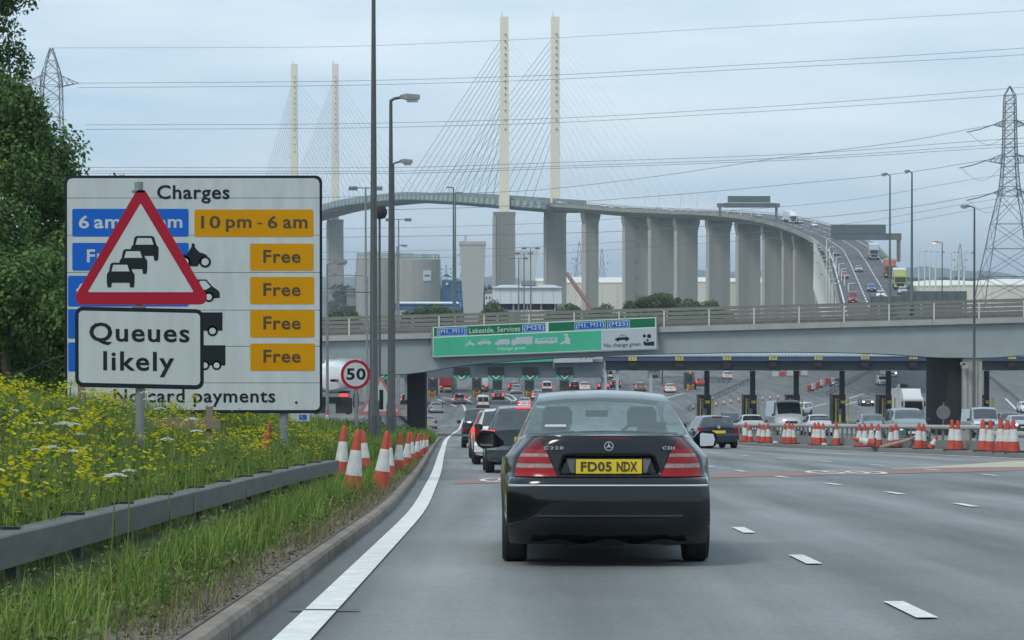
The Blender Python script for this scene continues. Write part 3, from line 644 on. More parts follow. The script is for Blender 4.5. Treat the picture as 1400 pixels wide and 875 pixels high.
# overhead gantries seen from behind on the viaduct
def gantry(label, x0, x1, yt, yb, d, posts, boards):
    g = thing('sign_gantry', label, 'gantry', (px((x0 + x1) / 2, 0, d).x, d, PC(d).z))
    a = px(x0, yt, d); b = px(x1, yb, d)
    wpart('beam', MB().box(((a.x + b.x) / 2, d, (a.z + b.z) / 2), (b.x - a.x, 1.0, a.z - b.z)), GALVD, g)
    for p in posts:
        q = px(p[0], yt, d); z1 = px(p[0], p[1], d).z; wpart('column', MB().box((q.x, d + .1, (q.z + z1) / 2), (.75, .7, q.z - z1)), GALVD, g)
        wpart('ladder', MB().box((q.x + .55, d, (q.z + z1) / 2), (.12, .3, q.z - z1 - .5)), GALV, g)
    for i, (u0, u1, v0, v1) in enumerate(boards):
        p = px(u0, v0, d - 1); q = px(u1, v1, d - 1); bd = wpart('sign_board', MB().box(((p.x + q.x) / 2, d - .9, (p.z + q.z) / 2), (q.x - p.x, .18, p.z - q.z)), M('board_back', (.11, .14, .145), .6, .1, var=.1, scale=.4), g)
        for k in range(5): sub('stiffener', MB().box((p.x + (q.x - p.x) * (k + .5) / 5, d - 1.02, (p.z + q.z) / 2), (.1, .06, p.z - q.z - .1)), GALVD, bd, g)
    return g
gantry('grey backed sign gantry spanning the steep viaduct ramp above the lorries', 1136, 1232, 319, 328, 648, [(1228, 358)], [(1136, 1211, 307, 319.5), (1136, 1213, 320, 328.4)])
gantry('distant sign gantry standing over the white lorry on the curving viaduct', 980, 1066, 278, 283.5, 862, [(984, 298), (1061, 303)], [(995, 1053, 268, 277), (990, 1060, 277.5, 284)])

# ------------------------------------------------------------------ lamp posts, masts
def lamp_post(label, x, ytop, d, r=.1, arm=1, mat=STEELG, kind='single', group=None, lit=False, zb=None, name='street_lamp', rt=.55):
    b = px(x, 0, d); zt = px(x, ytop, d).z; zb = G(d) if zb is None else zb
    t = thing(name, label, 'lamp post', (b.x, d, zb), 0, group); H = zt - zb
    obj('pole', MB().loft([[(rr * math.cos(i * .7854), rr * math.sin(i * .7854), z) for i in range(8)] for rr, z in ((r * 1.35, 0), (r * 1.3, 1.6), (r, 1.7), (r * (1 + rt) / 2, H * .6), (r * rt, H))]), mat, t, flat=False)
    obj('access_door', MB().box((0, -r * 1.3, 1.0), (r * .8, .02, .5)), mat, t)
    LM = M('lamp_head', (.20, .21, .21), .5, .2, var=.1) if not lit else M('lamp_head', (.20, .21, .21), .5, .2, var=.1)
    LN = M('lamp_lens', (.5, .52, .5), .3, var=.1) if not lit else M('sodium_lamp', (1., .50, .12), .4, emit=2.2)
    if kind == 'single':
        L_ = arm; s = 1 if arm > 0 else -1; e_ = abs(L_); hl = min(e_, .9)
        obj('arm', MB().pipe([(0, 0, H - .02), (s * .12, 0, H + .05), (s * (e_ - .5 * hl), 0, H + .1)], r * .45), mat, t)
        hd = obj('lamp_head', MB().loft([[(s * (e_ - .65 * hl), y * .6, z) for y, z in ((-.1, .06), (.1, .06), (.1, .16), (-.1, .16))], [(s * (e_ - .4 * hl), y, z) for y, z in ((-.17, .0), (.17, .0), (.14, .2), (-.14, .2))], [(s * (e_ + .1 * hl), y, z) for y, z in ((-.15, .03), (.15, .03), (.1, .17), (-.1, .17))]]), LM, t, (0, 0, H))
        obj('lens', MB().box((s * (e_ - .18 * hl), 0, -.02), (hl * .42, .24, .09)), LN, hd)
    elif kind == 'flood':
        for a in (-1, 1):
            obj('cross_arm', MB().box((a * .6, 0, H), (1.2, .1, .1)), mat, t)
            hd = obj('floodlight', MB().box((a * 1.15, -.2, H - .05), (.8, .5, .32), rx=.3), LM, t); obj('lens', MB().box((a * 1.15, -.32, H - .2), (.65, .35, .06), rx=.3), LN, hd)
    elif kind == 'camera':
        obj('camera_dome', MB().lathe([(.02, H - .35), (.3, H - .3), (.42, H - .05), (.42, H + .12), (.3, H + .35), (.02, H + .42)], n=12), BLACK, t, flat=False)
    return t
lamp_post('tall thick grey lamp column rising out of frame beside the plain warning triangle', 511, -45, 66, .112, 1.4, rt=.42)
lamp_post('grey double-headed lamp column just past the thick column, lamp pointing right', 534.5, 137, 80, .115, .85, rt=.45)
lamp_post('slender lamp post with short lamp close behind the double-headed column', 537.5, 224, 105, .1, .75)
lamp_post('thin grey post with round camera dome behind the warning triangle', 519, 291, 135, .08, kind='camera', rt=.8)
lamp_post('pale floodlight mast left of the thick lamp column', 500, 257, 230, .14, kind='flood', mat=GALV)
lamp_post('pale floodlight mast with double head in front of the grey silos', 545, 300, 300, .14, kind='flood', mat=GALV)
lamp_post('short floodlight mast with flat head in front of the grey silos', 543, 337, 240, .11, .9, mat=GALV)
lamp_post('slim curved lamp post at the charges sign edge', 447.5, 361, 110, .07, .8, mat=GALV)
lamp_post('curved arm lamp reaching towards the charges sign from a pale post', 502, 378, 150, .08, -2.4, mat=GALV)
lamp_post('low arm lamp reaching left below the grey silos', 508, 401, 140, .07, -2.6)
lamp_post('green lamp post with bracket head before the tapered concrete tower', 620, 257, 385, .2, -1.0, mat=GREENP)
lamp_post('second green lamp post touching the one before the tapered tower', 622.5, 264, 392, .18, 1.0, mat=GREENP)
for x, y, w_ in ((709, 353, 'shortest'), (716.5, 346, 'middle'), (725.5, 339, 'tallest')):
    lamp_post('%s of three floodlight masts in front of the white warehouse' % w_, x, y, 425, .17, kind='flood', mat=GALV)
lamp_post('green lamp post rising behind the overbridge by the gantry board', 1216.5, 240, OD + 10.2, .09, -.55, mat=GREENP, zb=px(1216, py(1216), OD).z)
lamp_post('green lamp post in front of the ramp parapet by the acoustic panels', 1246.5, 236, OD + .75, .1, -.45, mat=GREENP, zb=px(1246, py(1246), OD).z)
lamp_post('dark grey lamp post in front of the service casing, lamp pointing left', 1332, 284, 160, .1, -.8)
lamp_post('lit orange lamp on a slim post beside the tall lattice tower', 1288, 332, 300, .1, -1.1, lit=True)
proto = None
def lamp_copy(label, x, ytop, d, H, arm, group, rz=0):
    global proto
    p = px(x, ytop, d)
    if proto is None:
        proto = lamp_post(label, x, ytop, d, .2, 1.7, M('pale_post', (.62, .64, .62), .5, var=.05), group=group, zb=p.z - H, rt=.6); o = proto
    else: o = copy_tree(proto)
    o.location = (p.x, d, p.z - H); o.rotation_euler = (0, 0, rz); tag(o, label, 'lamp post', group); return o
row = [(1130, 327), (1134, 338), (1139, 346), (1143, 352), (1147, 361), (1150.5, 368), (1154.5, 377), (1160, 388)]
for i, (x, y) in enumerate(row):
    lamp_copy('pale lamp post in the row along the foot of the steep ramp', x, y, 640 - i * 22, 14, 1, 'lamp posts along the ramp foot')
for i in range(15):
    u = i / 14; x = 1113 + 24 * u ** 1.3; y = 330 + 58 * u ** 1.5
    lamp_copy('pale lamp post in the crowded row between viaduct piers and ramp', x, y, 720 - 230 * u, 14, 1, 'lamp posts between viaduct and ramp', 3.14 if i % 3 == 0 else 0)
for i, x in enumerate((1256, 1264, 1271, 1279, 1300, 1311, 1318)):
    lamp_copy('faint lamp post in the far row right of the ramp', x, 357 + i * .8, 520 - i * 14, 12, 1, 'lamp posts right of the ramp')
for i, x in enumerate((905, 925, 955, 978, 1002, 1021, 1040, 1055)):
    d = xtod(x); c = PC(d); n, t = PN(d); c = c - n * (HWV - .2); o = copy_tree(proto); o.location = (c.x, c.y, c.z + .1); o.scale = (.7, .7, .5)
    tag(o, 'short white post on the near parapet of the curving viaduct', 'lamp post', 'posts on the viaduct parapet')

# ------------------------------------------------------------------ lattice towers and wires
LAT = M('lattice_steel', (.17, .19, .20), .6, .2, var=.1)
LATF = M('lattice_steel_far', (.20, .22, .23), .6, .2, var=.1)
def lattice(name, label, x, ytop, d, arms, prof, r=.12, zb=8., group=None, mat=LAT, n=3):
    """prof: (row y, half width px) from top to bottom; arms: (row y, half span px, drop px)"""
    s = d / F; c = px(x, 0, d); t = thing(name, label, 'pylon', (c.x, d, zb), 0, group)
    P = [(px(x, y, d).z, hw * s) for y, hw in prof]
    if P[-1][0] > zb: P.append((zb, P[-1][1] * 1.25))
    cor = lambda i: [Vector((c.x + a * P[i][1], d + b * P[i][1], P[i][0])) for a, b in ((-1, -1), (1, -1), (1, 1), (-1, 1))]
    for k in range(4): wpart('tower_leg', MB().pipe([cor(i)[k] for i in range(len(P))], r, 4), mat, t)
    br_ = MB()
    for i in range(len(P) - 1):
        a, b = cor(i), cor(i + 1)
        for k in range(4):
            br_.cyl(a[k], b[(k+1) % 4], r * .55, n=n, caps=False); br_.cyl(a[(k+1) % 4], b[k], r * .55, n=n, caps=False); br_.cyl(b[k], b[(k+1) % 4], r * .5, n=n, caps=False)
    tag(wpart('bracing', br_, mat, t), kind='stuff')
    for y, hs, dr in arms:
        for sg in (-1, 1):
            tip = px(x + sg * hs, y, d); m = MB(); w_ = 9 * s * .9
            ro = [Vector((c.x + sg * w_ * .9, d + b * w_ * .9, px(x, yy, d).z)) for b in (-1, 1) for yy in (y - dr, y + dr * .45)]
            for q in ro: m.cyl(q, tip, r * .75, n=n, caps=False)
            for u in (.25, .5, .75):
                k = [q.lerp(tip, u) for q in ro]; m.cyl(k[0], k[1], r * .45, n=n, caps=False); m.cyl(k[2], k[3], r * .45, n=n, caps=False); m.cyl(k[0], k[2], r * .45, n=n, caps=False); m.cyl(k[1], k[3], r * .45, n=n, caps=False); k2 = [q.lerp(tip, u - .25) for q in ro]; m.cyl(k2[0], k[1], r * .45, n=n, caps=False); m.cyl(k2[2], k[3], r * .45, n=n, caps=False)
            wpart('cross_arm', m, mat, t)
    return t
prR = [(118, .6), (131, 7), (142, 7.3), (154, 7.6), (165, 7.8), (178, 8), (190, 8.3), (202, 8.6), (214, 9), (228, 9.8), (242, 10.8), (255, 12), (268, 14), (306, 22), (340, 28), (378, 35), (413, 41), (470, 51)]
lattice('lattice_pylon', 'tall steel lattice transmission pylon with three pairs of arms beside the ramp', 1380, 118, 500, [(171, 23, 7), (220, 33, 10), (264, 24, 7)], prR, .11)
lattice('lattice_pylon', 'lattice transmission pylon with wide crossarm poking out above the dark trees', 71, 66, 520, [(114, 37, 13)], [(66, 1.8), (83, 6.5), (100, 11), (117, 13), (135, 13.2), (160, 13.5), (200, 14.5), (300, 20), (450, 30)], .11)
for x, yt, d, w_ in ((792, 330, 2300, 'faint far pylon left of the slim concrete pier'), (787.5, 352, 2900, 'faintest far pylon next to the slanting red pipe'), (823, 340, 2500, 'far pylon between the slim pier and the stair tower'), (1312.5, 333, 2600, 'far pylon above the hills right of the lit lamp'), (610, 362, 2600, 'tiny far pylon above the blue tower'), (636.5, 322, 2700, 'faint pylon tip behind the tapered concrete tower')):
    h = 393 - yt
    lattice('far_pylon', w_, x, yt, d, [(yt + h * .2, h * .13, 1.6), (yt + h * .38, h * .17, 1.6), (yt + h * .55, h * .13, 1.6)], [(yt, .4), (yt + h * .2, h * .035), (yt + h * .4, h * .045), (yt + h * .6, h * .06), (yt + h * .8, h * .10), (393, h * .14)], .22, 5., 'far pylons on the flat land', LATF)
WIRE = M('power_wire', (.16, .18, .20), .6, .2, var=.05)
wires = []
def wire(pts, label, r=.045, d0=520, d1=500):
    n = 40; P = []
    for i in range(n + 1):
        x = pts[0][0] + (pts[-1][0] - pts[0][0]) * i / n; P.append(px(x, pchip(pts, x), d0 + (d1 - d0) * (x / 1400)))
    return tag(obj('power_line', MB().pipe(P, r, 4), WIRE), label, 'power line', 'overhead wires between the pylons')
# long spans from the far-left pylon across the whole sky (earth wire, then bundled pairs)
LB = 'thin dark overhead wire crossing the sky between the lattice pylons'
wire([(71, 66), (400, 65), (700, 55), (1000, 38), (1400, 15), (1800, -12)], 'topmost overhead wire leaving the peak of the pylon above the trees', .035)
for a, b in ((114, 66), (120, 75)): wire([(108, a), (400, a - 2), (700, a - 9), (1000, a - 24), (1400, b), (1800, b - 34)], 'overhead wire leaving the crossarm of the pylon above the trees', .045)
for a, b in ((171, 121), (177, 130)): wire([(118, a), (400, a - 1), (700, a - 7), (1000, a - 22), (1380, b), (1800, b - 40)], 'overhead wire of the pair meeting the peak of the tall ramp-side pylon')
for a, b in ((229, 190), (234, 197), (237, 201)): wire([(-300, a + 1), (120, a), (500, a + .5), (800, a - 8), (1100, a - 19), (1380, b), (1800, b - 20)], 'overhead wire of the close trio just above the charges sign')
wire([(-300, 275), (300, 272), (700, 262), (860, 246), (1100, 211), (1240, 193), (1357, 171), (1500, 152)], 'overhead wire dipping to the top arm of the tall ramp-side pylon', .05)
wire([(-300, 292), (300, 290), (640, 284), (900, 268), (1100, 250), (1240, 236), (1347, 219), (1500, 200)], 'overhead wire dipping to the middle arm of the tall ramp-side pylon', .05)
wire([(-300, 330), (400, 325), (800, 318), (1050, 303), (1240, 284), (1357, 264), (1500, 246)], 'overhead wire dipping to the lowest arm of the tall ramp-side pylon', .05)
for a in (311, 343, 353): wire([(-300, a + 4), (440, a + 2), (700, a - 4), (900, a - 16), (1150, a - 36), (1372, a - 72), (1500, a - 84)], 'faint overhead wire passing under the deck of the cable-stayed bridge', .035)
# insulator strings and jumper loops at the ramp-side pylon
for xa, ya, k in ((1357, 171, 'top'), (1347, 220, 'middle'), (1357, 264, 'lowest')):
    o = tag(obj('insulator_string', MB().pipe([px(xa, ya, 499.5), px(xa - 18, ya + 6.0, 499.7), px(xa - 36, ya + 10, 500)], .11, 5), M('insulator', (.10, .11, .12), .4, var=.1)), 'dark insulator string ending at the %s arm of the tall ramp-side pylon' % k, 'insulator', 'insulators of the tall pylon')
    tag(obj('jumper_wire', MB().pipe([px(xa - 34 + 56 * u, ya + 9 + 20 * math.sin(u * 3.0) - 4 * u, 499.3) for u in lin(0, 1, 14)], .035, 4), WIRE), 'slack jumper wire looping under the %s arm of the tall ramp-side pylon' % k, 'power line', 'jumper loops of the tall pylon')

# ------------------------------------------------------------------ works and tanks beyond the overbridge
SILO = M('silo_grey', (.34, .335, .31), .8, var=.08, scale=.15); TANK = M('tank_cream', (.68, .64, .55), .7, var=.05, scale=.05); WHT = M('cladding_white', (.66, .69, .70), .6, var=.05, scale=.2); BLU = M('cladding_blue', (.05, .13, .25), .6, var=.12, scale=.2); GRNR = M('green_railing', (.22, .34, .30), .6, var=.1)
def silo(label, x, d, hw, yt, zb=6., sign=False):
    c = px(x, yt, d); r = hw * d / F; t = thing('storage_silo', label, 'silo', (c.x, d, zb), 0); H = c.z - zb
    obj('drum', MB().lathe([(r, 0), (r, H), (r * .97, H + .12), (.1, H + .5)], n=40), SILO, t, flat=False)
    for k in range(16):
        a = k * 6.28318 / 16; obj('seam', MB().box((r * math.cos(a), r * math.sin(a), H / 2), (.12, .12, H - .2), rz=a), SILO, t)
    for k in range(22):
        a = k * 6.28318 / 22; obj('rail_post', MB().box((r * .96 * math.cos(a), r * .96 * math.sin(a), H + .7), (.18, .18, 1.4)), GRNR, t)
    for hh in (.7, 1.35): obj('guard_rail', MB().pipe([(r * .96 * math.cos(a * .2856), r * .96 * math.sin(a * .2856), H + hh) for a in range(23)], .1, 4), GRNR, t)
    obj('roof_plant', MB().box((-r * .3, 0, H + 1.0), (r * .5, 2, 1.6)).box((r * .4, -1, H + .8), (r * .3, 1.5, 1.1)), M('plant_grey', (.3, .34, .34), .6, var=.2, scale=1), t)
    if sign:
        xa = px(585, 377, d); o = obj('white_sign', MB().box((xa.x - c.x, -math.sqrt(max(.1, r * r - (xa.x - c.x) ** 2)) - .12, xa.z - zb), (2.4, .15, 2.9), rz=.5), WHT, t)
        obj('sign_mark', MB().box((xa.x - c.x, -math.sqrt(max(.1, r * r - (xa.x - c.x) ** 2)) - .22, xa.z - zb), (1.7, .05, .45), rz=.5), M('mark_grey', (.12, .16, .2), .6), o)
    return t
silo('big grey concrete storage silo with a small white sign on its side', 567, 700, 35, 355, sign=True)
silo('big grey storage silo behind the lamp columns, without a sign', 521, 722, 34, 353)
def simple(name, label, cat, mb, mat): return tag(obj(name, mb, mat), label, cat)
bt = thing('blue_tower', 'small dark blue clad tower beside the storage silo', 'building', px(611, 415, 720))
wpart('wall', MB().box(px(611, 395, 720) + Vector((0, 0, -2)), (2.9, 4, 9)), BLU, bt); wpart('roof', MB().prism([px(604, 377.5, 718), px(618, 379, 718), px(611, 374.5, 718)], (0, 4, 0)), BLU, bt); wpart('vent', MB().box(px(611, 388, 717.5), (.7, .2, .7)), WHT, bt)
sh = thing('blue_shed', 'long low blue shed with pale roof in front of the silos', 'building', px(585, 425, 650))
wpart('wall', MB().box(px(585, 419.5, 652), (17, 8, 1.8)), BLU, sh); wpart('roof', MB().prism([px(542, 417, 648), px(630, 417, 648), px(626, 412.5, 656), px(546, 412.5, 656)], (0, 0, -.2)), WHT, sh)
def tapered(label, xa, xb, ya, xc, xd, yb, d, mat):
    t = thing('ventilation_tower', label, 'tower', px((xc + xd) / 2, yb, d)); a, b, e, f = px(xa, ya, d), px(xb, ya, d), px(xc, yb, d), px(xd, yb, d); dp = 5
    wpart('shaft', MB().loft([[e, f, f + Vector((0, dp, 0)), e + Vector((0, dp, 0))], [a + Vector((0, -.5, 0)), b + Vector((0, -.5, 0)), b + Vector((0, dp + .5, 0)), a + Vector((0, dp + .5, 0))]]), mat, t)
    wpart('rim', MB().box(((a.x + b.x) / 2, d + dp / 2, a.z - .35), (b.x - a.x + .16, dp + 1.16, .5)), mat, t)
    return t
tapered('pale concrete ventilation tower widening towards its top behind the green lamp posts', 628, 663.5, 330, 634.5, 659.5, 440, 430, M('vent_concrete', (.44, .44, .41), .8, var=.06, scale=.3))
tapered('faint pale ventilation tower behind the white warehouse between two bridge piers', 706, 736, 342, 712, 731, 392, 1300, WHT)
wh = thing('white_warehouse', 'white clad warehouse on a dark open undercroft below the bridge pylons', 'building', px(721, 428, 520))
wpart('wall', MB().box(px(720.5, 403.5, 524), (14.4, 10, 3.6)), WHT, wh); wpart('roof', MB().prism([px(673, 393, 518.5), px(769, 393, 518.5), px(757, 389.5, 530), px(685, 389.5, 530)], (0, 0, -.15)), M('roof_pale', (.55, .58, .6), .5, .2), wh)
wpart('undercroft', MB().box(px(722, 419, 525), (12, 8, 1.4)), M('dark_opening', (.03, .04, .06), .8), wh)
for k in range(5): wpart('leg', MB().box(px(683 + 19 * k, 421, 519.8), (.35, .3, 2.2)), CONC, wh)
for k in range(6): wpart('cladding_joint', MB().box(px(684 + 14.5 * k, 403.5, 518.97), (.04, .03, 3.5)), GALV, wh)
wpart('roof_plant', MB().box(px(723, 387, 526), (3.2, 3, 1.0)), GALV, wh)
tag(obj('conveyor_pipe', MB().pipe([px(775, 374, 760), px(786, 390, 755), px(799, 408, 750), px(812, 425, 746)], .62, 8), M('rusty_red', (.22, .10, .08), .7, var=.2, scale=.4)), 'slanting rusty red conveyor pipe between two bridge piers', 'pipe')
def tank(label, x, d, r, yt):
    c = px(x, yt, d); t = thing('storage_tank', label, 'tank', (c.x, d, 4.5), 0, 'tank farm across the river'); H = c.z - 4.5
    obj('drum', MB().lathe([(r, 0), (r, H - .6), (r + .25, H - .55), (r + .25, H - .1), (r, H)], n=48), TANK, t, flat=False)
    obj('dome_roof', MB().lathe([(r, H), (r * .7, H + r * .05), (r * .3, H + r * .085), (.3, H + r * .09)], n=48), M('tank_roof', (.74, .72, .66), .7, var=.05), t, flat=False)
    for k in range(24):
        a = k * 6.28318 / 24; obj('stiffener', MB().box(((r + .1) * math.cos(a), (r + .1) * math.sin(a), H / 2), (.3, .3, H - 1), rz=a), TANK, t)
    return t
tank('cream storage tank right of the slanting red pipe', 775, 1420, 26, 384); tank('cream storage tank between the slim pier and stair tower', 840, 1320, 30, 386)
tank('cream storage tank seen through the first gap in the viaduct piers', 965, 1280, 26, 385); tank('cream storage tank seen through the narrow gaps of the viaduct piers', 1035, 1340, 30, 386)
tank('cream storage tank right of the ramp below the lit lamp', 1290, 950, 22, 390); tank('cream storage tank behind the legs of the tall pylon', 1385, 930, 24, 389)
an = thing('acoustic_screen', 'dark green panelled screen on the ramp side behind the overbridge rail', 'screen', px(1256, 415, 330))
for k in range(9):
    xa = 1190 + k * 14.7; yt = 398 if xa > 1225 else 405
    wpart('panel', plate([(xa, yt), (xa + 14.2, yt), (xa + 14.2, 432), (xa, 432)], 330, .12), M('screen_green', (.10, .13, .13), .7, var=.12, scale=.5), an)
    wpart('post', MB().box(px(xa - .3, 416, 329.95), (.12, .2, 3.4)), GALVD, an)
# low buildings and sheds far off
for i, (xa, xb, ya, yb, d, mt, lb) in enumerate(((486, 500, 372, 418, 900, BLU, 'dark blue plant block behind the left silo'), (663, 676, 400, 418, 800, WHT, 'low white shed left of the white warehouse'), (474, 486, 395, 418, 850, GALV, 'low grey works building by the bridge pier'), (1062, 1072, 386, 410, 1500, WHT, 'distant pale shed behind the viaduct piers'), (618, 632, 385, 420, 880, BLU, 'blue grey works building behind the green lamp posts'))):
    t = thing('works_building', lb, 'building', px((xa + xb) / 2, yb, d)); a = px(xa, ya, d); b = px(xb, yb, d)
    wpart('wall', MB().box(((a.x + b.x) / 2, d + 6, (a.z + b.z) / 2), (b.x - a.x, 12, a.z - b.z)), mt, t); wpart('roof', MB().prism([Vector((a.x - .3, d - .4, a.z + .02)), Vector((b.x + .3, d - .4, a.z + .02)), Vector(((a.x + b.x) / 2, d - .4, a.z + 1.1))], (0, 12.8, 0)), GALV, t)
    for k in range(3): wpart('window', MB().box((a.x + (b.x - a.x) * (k + .5) / 3, d - .03, a.z * .6 + b.z * .4), ((b.x - a.x) * .16, .08, .9)), M('dark_pane', (.04, .05, .06), .3), t)
# hills
def ridge(name, d, y0, amp, seed, x0=-300, x1=1900, dep=900, mat=HILL):
    rg = np.random.default_rng(seed); ph = rg.random(8) * 6.28
    f = lambda x: y0 - amp * (.5 + .25 * math.sin(x * .006 + ph[0]) + .14 * math.sin(x * .019 + ph[1]) + .06 * math.sin(x * .06 + ph[2]) + .035 * math.sin(x * .21 + ph[3]) + .03 * math.sin(x * .47 + ph[4]))
    m = MB(); m.grid(lambda x, u: (px(x, 0, d).x, d + dep * u, 3 + (px(x, f(x), d).z - 3) * (math.sin(3.14159 * u) if 0 < u < 1 else 0)), lin(x0, x1, 420), [0, .12, .25, .4, .5, .65, .85, 1])
    return tag(obj(name, m, mat, flat=False, ang=60), kind='structure')
ridge('hills', 5600, 389, 30, 3); ridge('low_hills', 3600, 397, 15, 11)

# ------------------------------------------------------------------ vehicles
GLS = glass('car_glass', (.035, .045, .05), .28); GLSM = glass('car_glass_light', (.26, .33, .34), .66, .04, .45); GLSC = glass('windscreen_glass', (.2, .25, .26), .88, .04, .3)
TYRE = M('tyre', (.022, .022, .023), .85, var=.2, scale=10); RIM = M('alloy_rim', (.38, .39, .40), .35, .8, var=.1)
REDL = M('tail_lens', (.30, .004, .008), .25, var=.25, scale=14, coat=.25, spec=.25); REDON = M('tail_lens_lit', (.95, .04, .04), .3, emit=1.6); CLR = M('clear_lens', (.30, .20, .185), .2, var=.45, scale=26, coat=.4)
HEADL = M('headlamp', (.75, .77, .78), .15, var=.05, coat=.5); HEADON = M('headlamp_lit', (1., .95, .8), .3, emit=4.); AMB = M('indicator_lit', (1., .42, .06), .3, emit=2.5)
PLY = M('plate_yellow', (.72, .52, .02), .45, var=.05); PLW = M('plate_white', (.7, .7, .68), .45, var=.05); TRIM = M('black_trim', (.03, .031, .033), .55, var=.15, scale=6); CHROME = M('chrome', (.75, .76, .77), .12, 1., var=.03)
INT = M('cabin_trim', (.012, .013, .014), .85, var=.2); 
def paint(n, c, metal=.25, rough=.32): return M('paint_' + n, c, rough, metal, var=.04, scale=1.5, coat=.9)
PAINTS = {'black': paint('black', (.004, .0055, .0075), .0, .22), 'white': paint('white', (.70, .71, .71), 0, .4), 'silver': paint('silver', (.42, .44, .46), .6, .35), 'red': paint('red', (.36, .02, .03), 0), 'blue': paint('blue', (.03, .10, .30), .2), 'slate': paint('slate', (.055, .075, .085), .4), 'grey': paint('grey', (.17, .18, .19), .5), 'teal': paint('teal', (.20, .26, .27), .5), 'dark': paint('dark', (.015, .018, .022), .3), 'navy': paint('navy', (.02, .03, .055), .3)}
def sect(sp, y):
    g = lambda k: pchip(sp[k], y)
    L_, wm, ws, zs, zt, wt, zf = sp['L'], g('wm'), g('ws'), g('zs'), g('zt'), g('wt'), sp['zf']
    for yw in sp['wheels']:
        q = sp['ra'] ** 2 - (y - yw) ** 2
        if q > 0: zf = max(zf, sp['rw'] + math.sqrt(q))
    k = max(0., min(1., (zt - zs) / .3)); cr = sp.get('crown', .03)
    pts = [(0, zf), (.8 * wm, zf), (.955 * wm, zf + .02), (wm - .012, max(zf + .03, min(zf + .16, .42))), (wm, max(zf + .04, (sp['zf'] + zs) * .5 + .06)), (wm - .015, max(zf + .05, zs - .13)), (ws + .02, zs - .02), (ws, zs + .01), (wt + .015, zt - .02 - .06 * k - cr), (wt - .03 * k - .012, zt - cr), (wt * .52, zt - cr * .28), (0, zt)]
    bR, bF = sp.get('bowR', .12), sp.get('bowF', .3)
    def b(x, z):
        u = abs(x) / max(.3, wm); return y + bR * max(0, 1 - y / .9) * u ** 2.5 - bF * max(0, 1 - (L_ - y) / 1.0) * u ** 2
    return [(x, b(x, z), z) for x, z in pts]
def loft_car(sp):
    L_ = sp['L']; wins = sp['rearwin'], sp['screen']; side = sp['sidewin']
    ys = set(lin(sp.get('y0', 0), L_, 46)); 
    for a, b in [q for q in list(wins) + side if q[0] >= 0]:
        ys -= {q for q in ys if min(abs(q - a), abs(q - b)) < .05}; ys |= {a, b}
    for k in ('zt', 'zs'): 
        for q, _ in sp[k]:
            if q >= sp.get('y0', 0) and all(abs(q - e) > .03 for e in ys): ys.add(q)
    ys = sorted(ys); rings = []
    for y in ys:
        h = sect(sp, y); rings.append(h + [(-x, yy, z) for x, yy, z in h[-2:0:-1]])
    n = len(rings[0]); body = MB(); body.v = [p for r in rings for p in r]; gl = {'rear_window': [], 'windscreen': [], 'side_window_r': {}, 'side_window_l': {}}
    for i in range(len(ys) - 1):
        ym = (ys[i] + ys[i+1]) / 2
        for j in range(n):
            f = (i*n + j, i*n + (j+1) % n, (i+1)*n + (j+1) % n, (i+1)*n + j)
            if j in (9, 10, 11, 12) and wins[0][0] < ym < wins[0][1] and sp.get('rw_on', True): gl['rear_window'].append(f); continue
            if j in (9, 10, 11, 12) and wins[1][0] < ym < wins[1][1]: gl['windscreen'].append(f); continue
            if j in (7, 14):
                hit = [k for k, (a, b) in enumerate(side) if a < ym < b]
                if hit: gl['side_window_r' if j == 7 else 'side_window_l'].setdefault(hit[0], []).append(f); continue
            body.f.append(f)
    if not sp.get('open_rear'): body.f.append(tuple(range(n)))
    body.f.append(tuple((len(ys) - 1) * n + i for i in range(n)))
    def pick(fs):
        ids = sorted({i for f in fs for i in f}); mp_ = {a: b for b, a in enumerate(ids)}; m = MB(); m.v = [body.v[i] for i in ids]; m.f = [tuple(mp_[i] for i in f) for f in fs]; return m
    res = [('body', fixn(body.mesh('body', False, 38)), 'P')]
    for k in ('rear_window', 'windscreen'):
        if gl[k]: res.append((k, fixn(pick(gl[k]).mesh(k, False, 40)), 'G'))
    for k in ('side_window_r', 'side_window_l'):
        for fs in gl[k].values(): res.append(('side_window', fixn(pick(fs).mesh('side_window', False, 40)), 'G'))
    return res
def wheel_mesh(r, wd):
    t = MB(); t.lathe([(r * .6, -wd / 2), (r * .93, -wd / 2), (r, -wd * .36), (r, wd * .36), (r * .93, wd / 2), (r * .6, wd / 2)], n=24)
    t.v = [(z, x, y) for x, y, z in t.v]; m = MB(); m.lathe([(.02, wd * .30), (r * .18, wd * .32), (r * .2, wd * .2), (r * .55, wd * .30), (r * .66, wd * .49), (r * .66, -wd * .3)], n=20); m.v = [(z, x, y) for x, y, z in m.v]
    return fixn(t.mesh('tyre', False)), fixn(m.mesh('rim', False))
SPECS = {}
